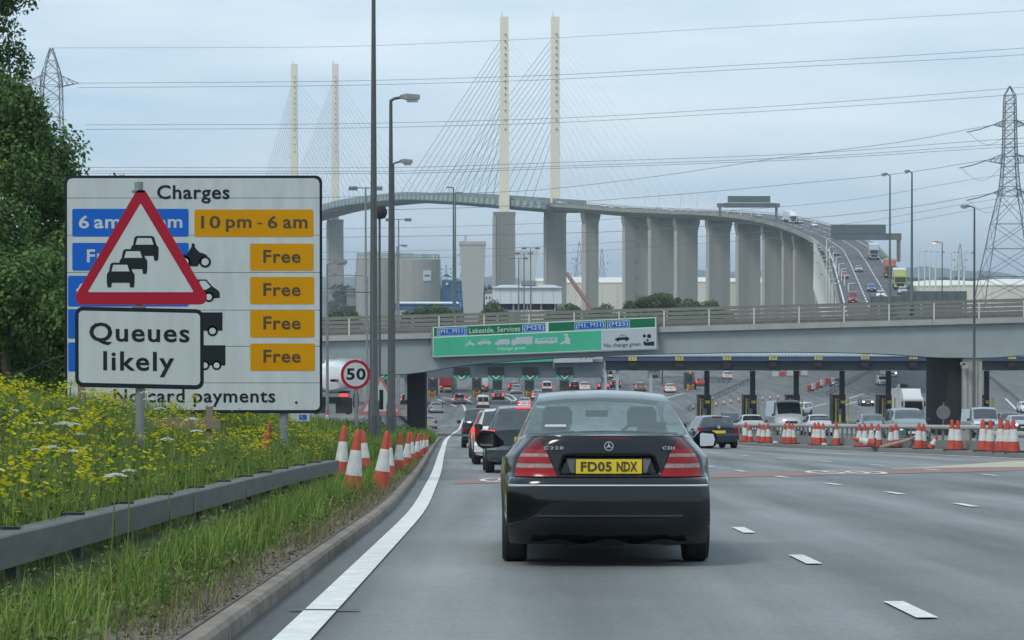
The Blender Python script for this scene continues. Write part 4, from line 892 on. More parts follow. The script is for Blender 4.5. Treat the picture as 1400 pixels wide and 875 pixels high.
def spec(name, L_, W, H, kind):
    h = W / 2; sp = dict(L=L_, zf=.24, rw=.31, ra=.36, wheels=(L_ * .19, L_ * .80), bowR=.1, bowF=.32)
    wmr = [(0, h - .05), (.5, h - .015), (1.2, h), (L_ - 1.2, h), (L_ - .3, h - .06), (L_, h - .2)]
    if kind == 'hatch':
        b = H * .64; sp.update(wm=wmr, zs=[(0, b * .96), (.5, b), (L_ * .6, b * .95), (L_ - .9, b * .80), (L_, .60)], zt=[(0, b + .0), (.05, b + .05), (.34, H * .955), (.5, H * .975), (L_ * .38, H), (L_ * .5, H * .985), (L_ * .57, H * .95), (L_ * .755, b + .06), (L_ - .5, b * .87), (L_, .63)],
            ws=[(0, h - .16), (.6, h - .09), (L_ * .7, h - .09), (L_, h - .3)], wt=[(0, h - .19), (.06, h - .19), (.36, h - .27), (L_ * .55, h - .27), (L_ * .75, h - .15), (L_, h - .36)], rearwin=(.07, .33), screen=(L_ * .585, L_ * .745), sidewin=[(.55, L_ * .36), (L_ * .375, L_ * .62)])
    if kind == 'saloon':
        b = H * .66; sp.update(wm=wmr, zs=[(0, b * .98), (.6, b), (L_ * .6, b * .95), (L_ - .9, b * .80), (L_, .58)], zt=[(0, b + .01), (.4, b + .06), (.62, b + .08), (1.2, H * .955), (1.6, H * .99), (L_ * .45, H), (L_ * .55, H * .98), (L_ * .6, H * .95), (L_ * .75, b + .07), (L_ - .5, b * .88), (L_, .62)],
            ws=[(0, h - .2), (.6, h - .11), (L_ * .7, h - .1), (L_, h - .3)], wt=[(0, h - .24), (.62, h - .16), (1.25, h - .27), (L_ * .58, h - .27), (L_ * .75, h - .15), (L_, h - .36)], rearwin=(.68, 1.18), screen=(L_ * .61, L_ * .74), sidewin=[(1.25, L_ * .43), (L_ * .445, L_ * .63)])
    if kind == 'suv':
        b = H * .62; sp.update(rw=.35, ra=.42, zf=.33, wm=wmr, zs=[(0, b * .98), (.5, b), (L_ * .65, b * .97), (L_ - .7, b * .88), (L_, .72)], zt=[(0, b + .02), (.03, b + .06), (.16, H * .96), (.3, H * .985), (L_ * .4, H), (L_ * .58, H * .985), (L_ * .63, H * .95), (L_ * .76, b + .05), (L_ - .3, b * .93), (L_, .8)],
            ws=[(0, h - .1), (.6, h - .06), (L_ * .7, h - .06), (L_, h - .2)], wt=[(0, h - .13), (.2, h - .18), (L_ * .6, h - .18), (L_ * .76, h - .12), (L_, h - .22)], rearwin=(.045, .15), screen=(L_ * .64, L_ * .75), sidewin=[(.3, L_ * .38), (L_ * .395, L_ * .66)])
    if kind == 'van':
        b = H * .56; sp.update(zf=.3, rw=.33, ra=.4, bowR=.03, bowF=.35, wm=[(0, h), (L_ - 1, h), (L_, h - .2)], zs=[(0, b), (L_ * .75, b * .97), (L_ - .5, b * .8), (L_, .75)], zt=[(0, H * .965), (.12, H), (L_ * .66, H), (L_ * .72, H * .96), (L_ * .865, b + .08), (L_ - .2, b * .86), (L_, .8)],
            ws=[(0, h - .03), (L_ * .7, h - .04), (L_, h - .2)], wt=[(0, h - .1), (.2, h - .12), (L_ * .7, h - .15), (L_ * .86, h - .14), (L_, h - .26)], rearwin=(-1, -.9), screen=(L_ * .735, L_ * .855), sidewin=[(L_ * .63, L_ * .79)], rw_on=False, crown=.05)
    return sp
def build_spec(name, L_, W, H, kind, sp=None):
    sp = sp or spec(name, L_, W, H, kind); parts = loft_car(sp); h = W / 2; zb = pchip(sp['zs'], 0)
    add = lambda n, mb, mk: parts.append((n, fixn(mb.mesh(n)), mk))
    bow = lambda x: sp.get('bowR', .1) * (abs(x) / h) ** 2.5
    # rear
    if kind == 'van':
        for s in (-1, 1):
            m = MB().box((s * (h - .06), -.012, .95), (.1, .05, .55)); add('tail_light', m, 'T')
            m = MB().prism([(s * .05, -.02, 1.15 if H > 2 else 1.0), (s * (h - .17), -.02, 1.15 if H > 2 else 1.0), (s * (h - .2), -.02, H * .88), (s * .05, -.02, H * .88)], (0, .012, 0)); add('rear_door_window', m, 'K')
        add('door_gap', MB().box((0, -.006, H * .5), (.012, .02, H * .8)), 'B')
    else:
        for s in (-1, 1):
            a, b = h - .34, h - .045; z0, z1 = zb * .62, zb * .99
            if kind == 'suv' or kind == 'hatch': a, b, z0, z1 = h - .2, h - .045, zb * .68, zb * 1.02
            m = MB(); m.loft([[(s * x, bow(x) - .018, z0), (s * x, bow(x) - .018, z1), (s * x, bow(x) + .1, z1), (s * x, bow(x) + .1, z0)] for x in lin(a, b, 4)]); add('tail_light', m, 'T')
    add('rear_bumper', MB().loft([[(x, bow(x) - .05, .33), (x, bow(x) - .06, .5), (x, bow(x) - .01, .58), (x, bow(x) + .25, .58), (x, bow(x) + .25, .33)] for x in lin(-h + .03, h - .03, 9)]), 'P' if kind != 'van' else 'B')
    add('number_plate', MB().box((0, -.03 if kind != 'van' else -.03, zb * .8 if kind != 'van' else .62), (.52, .05, .115)), 'Y')
    add('number_plate', MB().box((0, L_ - .005, .48), (.52, .05, .115)), 'W')
    add('grille', MB().box((0, L_ - .03, .63 if kind != 'van' else .85), (h * .85, .08, .14 if kind != 'van' else .25)), 'B')
    add('lower_intake', MB().box((0, L_ - .04, .36), (h * 1.1, .1, .12)), 'B')
    fb = lambda x: sp['bowF'] * (abs(x) / h) ** 2
    for s in (-1, 1):
        zh = .66 if kind in ('hatch', 'saloon') else .86 if kind == 'suv' else .92
        m = MB(); m.loft([[(s * x, L_ - fb(x) - .16, zh - .09), (s * x, L_ - fb(x) - .02 - (x - .4) * .25, zh - .08), (s * x, L_ - fb(x) - .08 - (x - .4) * .3, zh + .06), (s * x, L_ - fb(x) - .22, zh + .07)] for x in lin(h - .42, h - .14, 4)]); add('headlight', m, 'H')
        ym = sp['sidewin'][-1][1] - .12; zm = pchip(sp['zs'], ym) + .08; m = MB(); m.loft([[(s * (h + .01), ym - .03 + b, zm + a) for a, b in ((-.05, 0), (.05, 0), (.05, .08), (-.05, .08))], [(s * (h + .08), ym - .05 + b, zm + a) for a, b in ((-.07, 0), (.08, 0), (.07, .14), (-.06, .14))], [(s * (h + .19), ym - .03 + b, zm + a) for a, b in ((-.06, 0), (.07, 0), (.06, .1), (-.05, .1))]]); add('mirror', m, 'B')
    if kind in ('hatch', 'suv') and H < 1.9: add('brake_lamp', MB().box((0, pchip([(0, .3), (1, .3)], 0) + (0 if kind == 'hatch' else -.16), H * .95), (.4, .04, .03)), 'T')
    add('cabin_lining', MB().box((0, L_ * .42, zb * .55), (W - .34, L_ * .55, zb * .7)), 'I')
    if H < 1.9:
        for s in (-1, 1): add('seat', MB().box((s * .36, L_ * .5, zb * .85), (.46, .14, .62), rx=.2).box((s * .36, L_ * .5 - .1, zb * .85 + .42), (.26, .09, .2)), 'I')
    t, r = wheel_mesh(sp['rw'], .2)
    SPECS[name] = (parts, t, r, [(s * (h - .11), y, sp['rw'] - .006) for y in sp['wheels'] for s in (-1, 1)], sp)
MK = {'G': GLS, 'B': TRIM, 'Y': PLY, 'W': PLW, 'I': INT, 'K': M('dark_window', (.02, .026, .03), .08, var=.1, coat=.5), 'C': CHROME}
NV = 0
def vehicle(kind, col, label, x, d, rz=0., z=None, name='car', cat='car', lit=0, front=0, group=None, X=None, grp_pitch=0., sc=1., mir=True):
    parts, tm, rm, wl, sp = SPECS[kind]; X = (x - CX) * d / F if X is None else X
    z = G(d) if z is None else z
    t = thing(name, label, cat, (X, d, z), rz, group); t.scale = (sc, sc, sc)
    pitch = grp_pitch if grp_pitch else math.atan2(G(d + 2) - G(d - 2), 4) * math.cos(rz); t.rotation_euler = (pitch, 0, rz)
    for n, me, k in parts:
        mt = PAINTS[col] if k == 'P' else (REDON if lit else REDL) if k == 'T' else (HEADON if front else HEADL) if k == 'H' else MK[k]
        obj(n, me, mt, t)
    for i, (a, b, e) in enumerate(wl):
        o = obj('wheel', tm, TYRE, t, (a, b, e)); r = obj('rim', rm, RIM, o)
        if a < 0: o.rotation_euler = (0, 0, math.pi)
    return t
build_spec('hatch', 4.1, 1.76, 1.47, 'hatch'); build_spec('mini', 3.65, 1.69, 1.30, 'hatch'); build_spec('saloon', 4.55, 1.77, 1.43, 'saloon'); build_spec('suv', 4.5, 1.82, 1.72, 'suv'); build_spec('van', 5.4, 2.0, 2.45, 'van'); build_spec('smallvan', 4.3, 1.76, 1.85, 'van'); build_spec('mpv', 4.5, 1.85, 1.7, 'hatch')
PI = math.pi
# our queue, seen from behind
def xq(left, d, w=1.76): return (left - CX) * d / F + w / 2
vehicle('hatch', 'slate', 'dark slate hatchback with lit brake lamp just beyond the black saloon', 0, 53.0, rz=.03, X=xq(662, 53.6) + .03, lit=1)
vehicle('hatch', 'white', 'white hatchback squeezed between the red car and the dark slate hatchback', 0, 62.6, rz=.03, X=xq(646, 62.9), sc=.98)
vehicle('hatch', 'red', 'red hatchback half hidden behind the white hatchback in the queue', 0, 72, rz=.03, X=xq(641.5, 72), lit=1, sc=.98)
c4 = vehicle('suv', 'dark', 'dark off-roader with spare wheel on its tail leading the queue', 0, 98, rz=.03, X=xq(630, 98), sc=.92)
obj('spare_wheel_cover', MB().cyl((.1, -.22, 1.0), (.1, -.02, 1.0), .36, n=24), TRIM, c4)
vehicle('mpv', 'white', 'white hatchback far ahead of the queue with dark rear window', 685.5, 205, lit=0)
# left lanes and toll lanes
vehicle('saloon', 'silver', 'silver car pulling away beyond the end of the cone row', 587, 262, rz=.15, lit=0)
vehicle('hatch', 'silver', 'small silver hatchback alone in the left toll lanes', 597, 326, rz=.1)
vehicle('saloon', 'grey', 'grey saloon with lit brake lamps queueing behind the blue van', 572, 342, lit=1)
vehicle('hatch', 'white', 'white hatchback with lit brake lamps right behind the blue van', 569, 372, lit=1)
vehicle('smallvan', 'blue', 'dark blue van stopped at the leftmost visible toll lane', 567.5, 394, name='van', cat='van')
vehicle('smallvan', 'white', 'small white van with dark rear windows crossing the plaza', 660.5, 338, name='van', cat='van', rz=.03)
vehicle('saloon', 'white', 'white saloon with red lamps heading for the tolls past the white van', 716.5, 340, rz=-.08, lit=1)
vehicle('hatch', 'silver', 'silver hatchback waiting at a toll booth right of the white lorry', 706, 388, lit=0)
vehicle('hatch', 'red', 'dark red car in front of the silver hatchback at the toll booth', 702, 401, lit=1)
vehicle('smallvan', 'white', 'white van with red lamps waiting in a toll lane', 748, 397, name='van', cat='van', lit=1, sc=.9)
vehicle('hatch', 'dark', 'dark hatchback with lit lamps in a toll lane left of the white car', 786, 403, lit=1)
vehicle('hatch', 'white', 'white hatchback low in a toll lane above the black saloon roof', 799.5, 399, lit=1)
vehicle('saloon', 'dark', 'dark saloon with bright lamps below lane number 27', 825, 404, lit=1)
vehicle('hatch', 'dark', 'dark car stopped by the pale post under lane number 27', 842, 412, lit=1)
vehicle('smallvan', 'white', 'white van far beyond lane number 27', 832, 452, name='van', cat='van')
vehicle('saloon', 'white', 'white saloon with lit lamps below lane number 26', 917, 392, lit=1)
vehicle('suv', 'black', 'black off-roader passing the booth beyond lane number 26', 945, 405)
vehicle('hatch', 'white', 'small white car with a red roof bar beyond lane number 25', 995, 452, lit=1)
for x, d, k, c, lb in ((556, 352, 'hatch', 'dark', 'dark hatchback beside the pier in the left toll lanes'), (628, 352, 'hatch', 'grey', 'grey hatchback approaching the booth between the two lorries'), (681, 366, 'saloon', 'dark', 'dark saloon behind the white lorry heading for its booth'), (735, 366, 'saloon', 'silver', 'silver saloon half hidden by the black saloon roof'), (876, 398, 'hatch', 'grey', 'grey hatchback between pale posts under lane number 27'), (958, 420, 'saloon', 'red', 'red saloon beyond the booth under lane number 26'), (1140, 420, 'hatch', 'grey', 'grey hatchback near the slanting plastic barriers'), (1232, 395, 'saloon', 'navy', 'navy saloon above the motorhome roof'), (1398, 330, 'hatch', 'white', 'white hatchback on the far road right of the service casing')):
    vehicle(k, c, lb, x, d, rz=0 if x < 1100 else PI, lit=1 if x < 1100 else 0)
# right side
mini = vehicle('mini', 'navy', 'small dark hatchback with yellow plate passing the cones', 983, 96.5, rz=.12)
vehicle('suv', 'black', 'black estate car coming through the toll lane behind the small dark hatchback', 996, 238, rz=PI, front=0)
vehicle('saloon', 'white', 'white saloon coming head-on left of the tall white van', 1023, 172, rz=PI)
vehicle('van', 'white', 'tall white panel van coming head-on behind the cones', 1065, 178, rz=PI + .06, name='van', cat='van')
vehicle('suv', 'white', 'white car turning beyond the tolls under lane number 23', 1104, 322, rz=PI - .5)
pk = vehicle('saloon', 'dark', 'dark pickup with an orange bar above a white car', 1113, 232, rz=PI, sc=1.0)
obj('orange_bar', MB().box((0, 4.5, .95), (1.9, .2, .18)), ORG, pk)
vehicle('saloon', 'white', 'white low car head-on in front of the dark pickup', 1113, 168, rz=PI)
vehicle('saloon', 'dark', 'dark saloon with lit headlamps approaching under lane number 22', 1181, 350, rz=PI, front=1)
vehicle('suv', 'white', 'white off-roader farthest up the oncoming road', 1204, 425, rz=PI)
vehicle('saloon', 'silver', 'silver saloon with lit headlamps and amber indicator below lane number 22', 1183, 276, rz=PI, front=1)
vehicle('hatch', 'teal', 'grey-blue hatchback showing only its roof above the cone-lined barrier', 1187, 160, rz=PI)
vehicle('mpv', 'teal', 'broad teal people carrier head-on behind the leaning cones', 1230, 126, rz=PI)
vehicle('smallvan', 'white', 'white van showing its roof behind the teal people carrier', 1229, 172, rz=PI, name='van', cat='van', front=1)
vehicle('smallvan', 'silver', 'silver van behind the pipe barrier next to the service casing', 1333, 152, rz=PI, name='van', cat='van')
vehicle('suv', 'dark', 'dark off-roader with roof bars and lit headlamps right of the service casing', 1374, 236, rz=PI, front=1)
vehicle('saloon', 'silver', 'silver saloon with lit headlamps beside the dark off-roader', 1384, 196, rz=PI, front=1)
# motorhome
def motorhome(x, d):
    t = thing('motorhome', 'white motorhome with overcab pod on the far oncoming road', 'motorhome', ((x - CX) * d / F, d, G(d)), PI)
    obj('body', MB().prism([(-1.12, 0, .5), (-1.12, 5.0, .5), (-1.12, 5.2, 1.9), (-1.12, 6.0, 2.2), (-1.12, 5.9, 2.95), (-1.12, 5.4, 3.1), (-1.12, 0, 3.0)], (2.24, 0, 0)), PAINTS['white'], t)
    obj('cab', MB().prism([(-1, 5.0, .35), (-1, 6.5, .35), (-1, 6.5, 1.0), (-1, 6.2, 1.2), (-1, 5.6, 2.05), (-1, 5.0, 2.05)], (2, 0, 0)), PAINTS['white'], t)
    obj('windscreen', MB().prism([(-.88, 6.16, 1.3), (.88, 6.16, 1.3), (.82, 5.68, 1.98), (-.82, 5.68, 1.98)], (0, .02, .012)), MK['K'], t)
    obj('pod_window', MB().box((0, 5.97, 2.55), (1.3, .1, .25)), MK['K'], t); obj('grille', MB().box((0, 6.5, .75), (1.1, .05, .25)), TRIM, t); obj('number_plate', MB().box((0, 6.53, .5), (.52, .03, .11)), PLW, t)
    for s in (-1, 1):
        obj('headlight', MB().box((s * .78, 6.49, .85), (.3, .06, .22)), AMB if s > 0 else HEADON, t); obj('mirror', MB().box((s * 1.2, 5.9, 1.5), (.18, .12, .35)), TRIM, t)
        for y in (1.2, 5.6): tm, rm = SPECS['van'][1:3]; o = obj('wheel', tm, TYRE, t, (s * .95, y, .33)); obj('rim', rm, RIM, o)
motorhome(1212, 470)
# lorries seen from behind at the tolls
def trailer(label, x, d, mat, name='lorry', H=4.0):
    t = thing(name, label, 'lorry', ((x - CX) * d / F, d, G(d)), 0)
    obj('box_body', MB().box((0, 6, (H + 1.1) / 2), (2.5, 12, H - 1.1)), mat, t)
    for s in (-1, 1):
        dr = obj('rear_door', MB().box((s * .62, -.02, (H + 1.1) / 2), (1.2, .04, H - 1.3)), mat, t); obj('lock_bar', MB().cyl((s * .35, -.06, 1.25), (s * .35, -.06, H - .2), .025, n=6), GALV, dr)
        obj('tail_light', MB().box((s * .95, -.03, .98), (.42, .06, .16)), REDON, t); obj('mudflap', MB().box((s * .85, .7, .65), (.6, .03, .5)), TRIM, t)
        for y in (1.5, 2.8, 10.6): o = obj('wheel', SPECS['van'][1], TYRE, t, (s * 1.0, y, .5)); o.scale = (1.6, 1.5, 1.5)
    obj('bumper_bar', MB().box((0, .05, .55), (2.3, .12, .18)), GALV, t); obj('chassis', MB().box((0, 6, .95), (1.0, 11.5, .3)), TRIM, t); obj('marker_board', MB().box((0, -.04, .8), (1.2, .03, .13)), PLY, t); obj('cab', MB().box((0, 13.4, 1.9), (2.45, 2.2, 3.0)), mat, t)
    return t
trailer('red curtain lorry stopped in a toll lane below the slate gantry', 611.5, 392, PAINTS['red']); trailer('white box lorry with double rear doors in the next toll lane', 656.5, 394, M('lorry_white', (.60, .60, .58), .6, var=.15, scale=1.2))
# tanker half hidden by the charges sign
tk = thing('tanker_lorry', 'white tanker lorry with lit tail lamps beside the charges sign', 'lorry', ((452 - CX) * 156 / F, 156, G(156) + SRZ(156)))
obj('tank', MB().loft([[(1.22 * s_ * math.cos(a * .3142), y, 2.35 + 1.0 * s_ * math.sin(a * .3142)) for a in range(20)] for y, s_ in ((-.25, .3), (-.1, .75), (.15, .95), (.4, 1), (10, 1), (10.3, .8))]), PAINTS['white'], tk, flat=False)
obj('tank_mark', MB().box((.25, -.22, 2.2), (.5, .06, .16)), PAINTS['red'], tk); obj('light_bar', MB().box((0, -.25, 1.28), (2.4, .15, .22)), GALV, tk)
for s in (-1, 1):
    obj('tail_light', MB().box((s * .85, -.34, 1.28), (.5, .06, .16)), REDON if s < 0 else REDON, tk); obj('mudflap', MB().box((s * .75, .2, .6), (.9, .04, .95)), TRIM, tk)
    for y in (1.4, 2.7, 9.5): o = obj('wheel', SPECS['van'][1], TYRE, tk, (s * 1.0, y, .5)); o.scale = (1.6, 1.5, 1.5)
obj('chassis', MB().box((0, 5, .95), (1.1, 10, .4)), TRIM, tk); obj('cab', MB().box((0, 12, 1.8), (2.4, 2, 2.8)), PAINTS['white'], tk)
# ramp traffic coming down the viaduct
def on_path(d, off):
    c = PC(d); n, t = PN(d); p = c + n * off; s = PC(d + 3) - PC(d - 3); return p + Vector((0, 0, .06)), math.atan2(-s.x, s.y), math.atan2(s.z, math.hypot(s.x, s.y))
def ramp(kind, col, label, d, off, **k):
    p, a, b = on_path(d, off); return vehicle(kind, col, label, 0, p.y, rz=a + PI, z=p.z, X=p.x, grp_pitch=-b, **k)
ramp('hatch', 'blue', 'blue hatchback coming down the middle of the steep ramp', 486, -2.6 + 2.0); ramp('saloon', 'white', 'pale saloon low on the ramp above the overbridge rail', 462, .2 + .3)
ramp('saloon', 'silver', 'silver car with dark windows higher up the steep ramp', 572, -1.2); ramp('hatch', 'red', 'red hatchback on the outer lane of the steep ramp', 540, -5.0); ramp('saloon', 'silver', 'silver saloon just below the yellow lorry on the ramp', 476, 5.0)
ramp('saloon', 'dark', 'dark car tiny at the ramp crest below the gantry board', 668, -5); 
for i, (x, o_, col) in enumerate(((1083, 2, 'silver'), (1071, 0, 'white'), (1099, 3, 'white'), (990, 3, 'silver'), (1042, -2, 'silver'), (932, 2, 'white'), (922, -2, 'white'), (895, 1, 'silver'), (850, 0, 'white'), (843, -3, 'white'), (820, 1, 'white'), (776, -2, 'silver'), (760, 1, 'white'))):
    ramp(('saloon', 'hatch')[i % 2], col, '%s car tiny on the far viaduct deck' % ('white' if col == 'white' else 'silver'), xtod(x), o_, group='tiny %s cars crossing the viaduct' % col)
def lorry_front(label, d, off, box, cabm, H=3.9, at=None):
    p, a, b = at or on_path(d, off); t = thing('lorry', label, 'lorry', p, a + PI); t.rotation_euler = (-b, 0, a + PI)
    obj('box_body', MB().box((0, -4.6, (H + 1.1) / 2), (2.5, 8.6, H - 1.1)), box, t)
    obj('cab', MB().prism([(-1.2, -.2, .5), (-1.2, 1.95, .5), (-1.2, 2.0, 1.4), (-1.2, 1.75, 2.7), (-1.2, 1.3, 3.0), (-1.2, -.2, 3.0)], (2.4, 0, 0)), cabm, t)
    obj('air_deflector', MB().prism([(-1.1, -.2, 3.0), (-1.1, 1.2, 3.0), (-1.1, -.2, H)], (2.2, 0, 0)), cabm, t)
    obj('windscreen', MB().prism([(-1.08, 2.0, 1.5), (1.08, 2.0, 1.5), (1.02, 1.8, 2.5), (-1.02, 1.8, 2.5)], (0, .02, .004)), MK['K'], t); obj('grille', MB().box((0, 2.0, 1.05), (1.5, .06, .5)), TRIM, t); obj('number_plate', MB().box((0, 2.01, .62), (.52, .04, .11)), PLW, t)
    for s in (-1, 1):
        obj('headlight', MB().box((s * .9, 1.98, .75), (.4, .06, .2)), HEADL, t); obj('mirror', MB().box((s * 1.36, 1.8, 2.2), (.16, .12, .6)), TRIM, t)
        for y in (1.0, -5.4, -7): o = obj('wheel', SPECS['van'][1], TYRE, t, (s * 1.0, y, .5)); o.scale = (1.5, 1.5, 1.5)
    return t
LW = PAINTS['white']
lorry_front('white lorry descending below the gantry at the top of the ramp', 640, 4.2, LW, PAINTS['silver']); lorry_front('orange lorry tucked behind the yellow lorry on the ramp', 540, 4.9, M('lorry_orange', (.38, .23, .15), .6, var=.1), M('lorry_rust', (.33, .10, .06), .5)); lorry_front('lorry with yellow cab and pale box descending the ramp', 492, 5.2, LW, M('lorry_yellow', (.33, .36, .10), .5))
lorry_front('white lorry with hazy trailer crossing under the distant viaduct gantry', 842, -.5, LW, LW)
lorry_front('white lorry with tall wind deflector coming through lane number 21', 300, 0, LW, LW, 4.0, (Vector(((1246 - CX) * 300 / F, 300, G(300))), 0., -.03))
rt_ = ramp('van', 'red', 'red and white recovery van at the foot of the ramp behind the overbridge rail', 446, -4.9, name='van', cat='van', sc=.8); obj('beacon_bar', MB().box((0, 3.6, 2.5), (1.4, .3, .14)), M('beacon_orange', (.6, .2, .03), .4), rt_)

# ------------------------------------------------------------------ the black saloon straight ahead
HC = thing('black_saloon', 'black executive saloon seen from behind with yellow plate FD05 NDX', 'car', ((832 - CX) * 19.75 / F, 19.55, G(19.55)), .0)
HC.rotation_euler = (math.atan2(-.0505, 1), 0, 0)
KP = PAINTS['black']; KP.node_tree.nodes['Principled BSDF'].inputs['Specular IOR Level'].default_value = .15; KP.node_tree.nodes['Principled BSDF'].inputs['Coat Weight'].default_value = .8
hs = dict(L=4.53, zf=.22, rw=.315, ra=.37, wheels=(1.0, 3.72), bowR=.0, bowF=.35, y0=.5, open_rear=True, crown=.035,
    wm=[(.16, .775), (.35, .81), (.6, .838), (1.0, .862), (3.4, .862), (4.2, .80), (4.53, .66)], zs=[(.16, .975), (.4, 1.0), (.8, .995), (1.3, .975), (2.6, .93), (3.6, .80), (4.53, .56)],
    ws=[(.16, .60), (.35, .665), (.7, .71), (1.2, .735), (2.6, .755), (3.6, .72), (4.53, .55)], zt=[(.16, 1.03), (.4, 1.05), (.70, 1.07), (1.38, 1.36), (1.7, 1.405), (2.1, 1.426), (2.5, 1.40), (2.8, 1.345), (3.42, 1.02), (3.9, .92), (4.3, .80), (4.53, .60)],
    wt=[(.16, .58), (.45, .63), (.70, .69), (1.0, .66), (1.38, .60), (1.8, .58), (2.8, .58), (3.42, .69), (4.53, .5)], rearwin=(.74, 1.34), screen=(2.85, 3.38), sidewin=[(1.55, 2.2), (2.25, 3.05)])
for n, me, k in loft_car(hs):
    if k == 'G': obj(n, me, GLSM if n == 'rear_window' else GLSC, HC)
    else: obj(n, me, KP, HC)
WRP = [(.18, .785), (.26, .80), (.4, .808), (.55, .805), (.64, .797), (.70, .775), (.715, .755), (.74, .742), (.8, .735), (.88, .705), (.95, .655), (1.0, .605), (1.035, .57)]
WR = lambda z: pchip(WRP, z)
def rear_y(x, z):
    w_ = WR(z); u = min(1., abs(x) / w_); y = .03 * u * u + .15 * u ** 7
    y += pchip([(.18, .12), (.26, .035), (.36, .0), (.52, -.005), (.62, .0), (.68, .012), (.705, .035), (.72, .07), (.8, .085), (.95, .10), (1.0, .105), (1.035, .125)], z)
    return y
def recess(x, z):                                            # the number plate bay pressed into the lid
    a = smooth((.40 - abs(x) - (z - .80) * .35) / .05); b = smooth((z - .725) / .02) * smooth((.885 - z) / .02); return .035 * a * b
ZB = [.18, .2, .23, .26, .3, .34, .38, .42, .46, .5, .54, .58, .62, .65, .68, .70, .712]; ZL = [.716, .725, .735, .745, .76, .78, .8, .82, .84, .86, .87, .88, .89, .91, .94, .97, 1.0, 1.015, 1.028, 1.04]
U = lin(-1, 1, 61)
bmp = obj('rear_bumper', MB().grid(lambda u, z: (u * WR(z), rear_y(u * WR(z), z) + (.02 * smooth((.32 - z) / .08) * (abs(u) < .6)), z), U, ZB), KP, HC, flat=False, ang=50)
def side_pt(y, z):
    """outer side of the body shell at station y and height z"""
    h_ = sect(hs, y)[2:8]
    if z <= h_[0][2]: return h_[0]
    for p, q in zip(h_[:-1], h_[1:]):
        if p[2] <= z <= q[2]: u = (z - p[2]) / max(1e-6, q[2] - p[2]); return tuple(p[i] + (q[i] - p[i]) * u for i in range(3))
    return h_[-1]
def corner(s, u, z, zmap):
    e = side_pt(.5, zmap); x0, y0 = WR(z), rear_y(WR(z), z); k = u ** .62
    return (s * (x0 + (e[0] - x0) * k), y0 + (.5 - y0) * u, z + (e[2] - z) * u)
for s in (-1, 1): obj('bumper_corner', MB().grid(lambda u, z: corner(s, u, z, max(z, .24)), lin(0, 1, 12), ZB), KP, bmp, flat=False, ang=60)
lid = obj('boot_lid', MB().grid(lambda u, z: (u * WR(z), rear_y(u * WR(z), z) + recess(u * WR(z), z), z), lin(-1, 1, 121), ZL), KP, HC, flat=False, ang=45)
for s in (-1, 1): obj('rear_wing', MB().grid(lambda u, z: corner(s, u, z, z + (1.008 - 1.04) * smooth((z - .95) / .09)), lin(0, 1, 12), ZL), KP, HC, flat=False, ang=60)
def top_pt(u):
    h_ = sect(hs, .5)[7:]; full = h_ + [(-x, y, z) for x, y, z in h_[-2::-1]]; xs_ = [p[0] for p in full]; x = -u * full[0][0] * -1
    x = max(-full[0][0], min(full[0][0], u * full[0][0]))
    for p, q in zip(full[:-1], full[1:]):
        if q[0] <= x <= p[0]: k = (x - p[0]) / (q[0] - p[0] - 1e-9); return tuple(p[i] + (q[i] - p[i]) * k for i in range(3))
    return full[0]
def boot(u, v):
    e = top_pt(u); x0 = u * WR(1.04); y0 = rear_y(x0, 1.04); return (x0 + (e[0] - x0) * v ** .62, y0 + (.5 - y0) * v, 1.04 + (e[2] - 1.04) * v + .012 * math.sin(3.14 * v) * (1 - abs(u) ** 4))
obj('boot_top', MB().grid(boot, lin(-1, 1, 41), lin(0, 1, 10)), KP, lid, flat=False, ang=50)
obj('chrome_strip', MB().loft([[(u * WR(.645), rear_y(u * WR(.645), .645) + a, .645 + b) for a, b in ((-.004, -.009), (-.014, 0), (-.004, .009), (.01, 0))] for u in lin(-.995, .995, 50)]), CHROME, bmp, flat=False)
obj('moulding', MB().loft([[(u * WR(.41), rear_y(u * WR(.41), .41) + a, .405 + b) for a, b in ((.0, -.014), (-.012, -.002), (.0, .012), (.01, 0))] for u in lin(-.72, .72, 40)]), KP, bmp, flat=False)
LIN = lambda z: pchip([(.70, .405), (.716, .41), (.80, .445), (.90, .487), (1.0, .535), (1.02, .55)], z)
GAP = M('shut_gap', (.003, .003, .004), .9)
for s in (-1, 1): obj('shut_line', MB().loft([[(s * (LIN(z) - .010 + a), rear_y(LIN(z), z) - .0025 + b, z) for a, b in ((0, 0), (.006, 0), (.006, .008), (0, .008))] for z in lin(.716, 1.03, 14)]), GAP, lid)
obj('shut_line', MB().loft([[(u * WR(.714), rear_y(u * WR(.714), .714) - .012 + a, .711 + b) for a, b in ((0, 0), (0, .007), (.02, .007), (.02, 0))] for u in lin(-.99, .99, 50)]), GAP, lid)
obj('diffuser', MB().grid(lambda u, s: (u * .62, .06 + .35 * s, .205 + .02 * math.cos(u * 9) * (abs(u) < .8) - .02 * s), lin(-1, 1, 30), lin(0, 1, 4)), TRIM, bmp)
obj('exhaust_box', MB().box((-.12, .55, .2), (.5, .4, .12)).cyl((-.35, .2, .215), (-.35, .7, .215), .03), TRIM, HC)
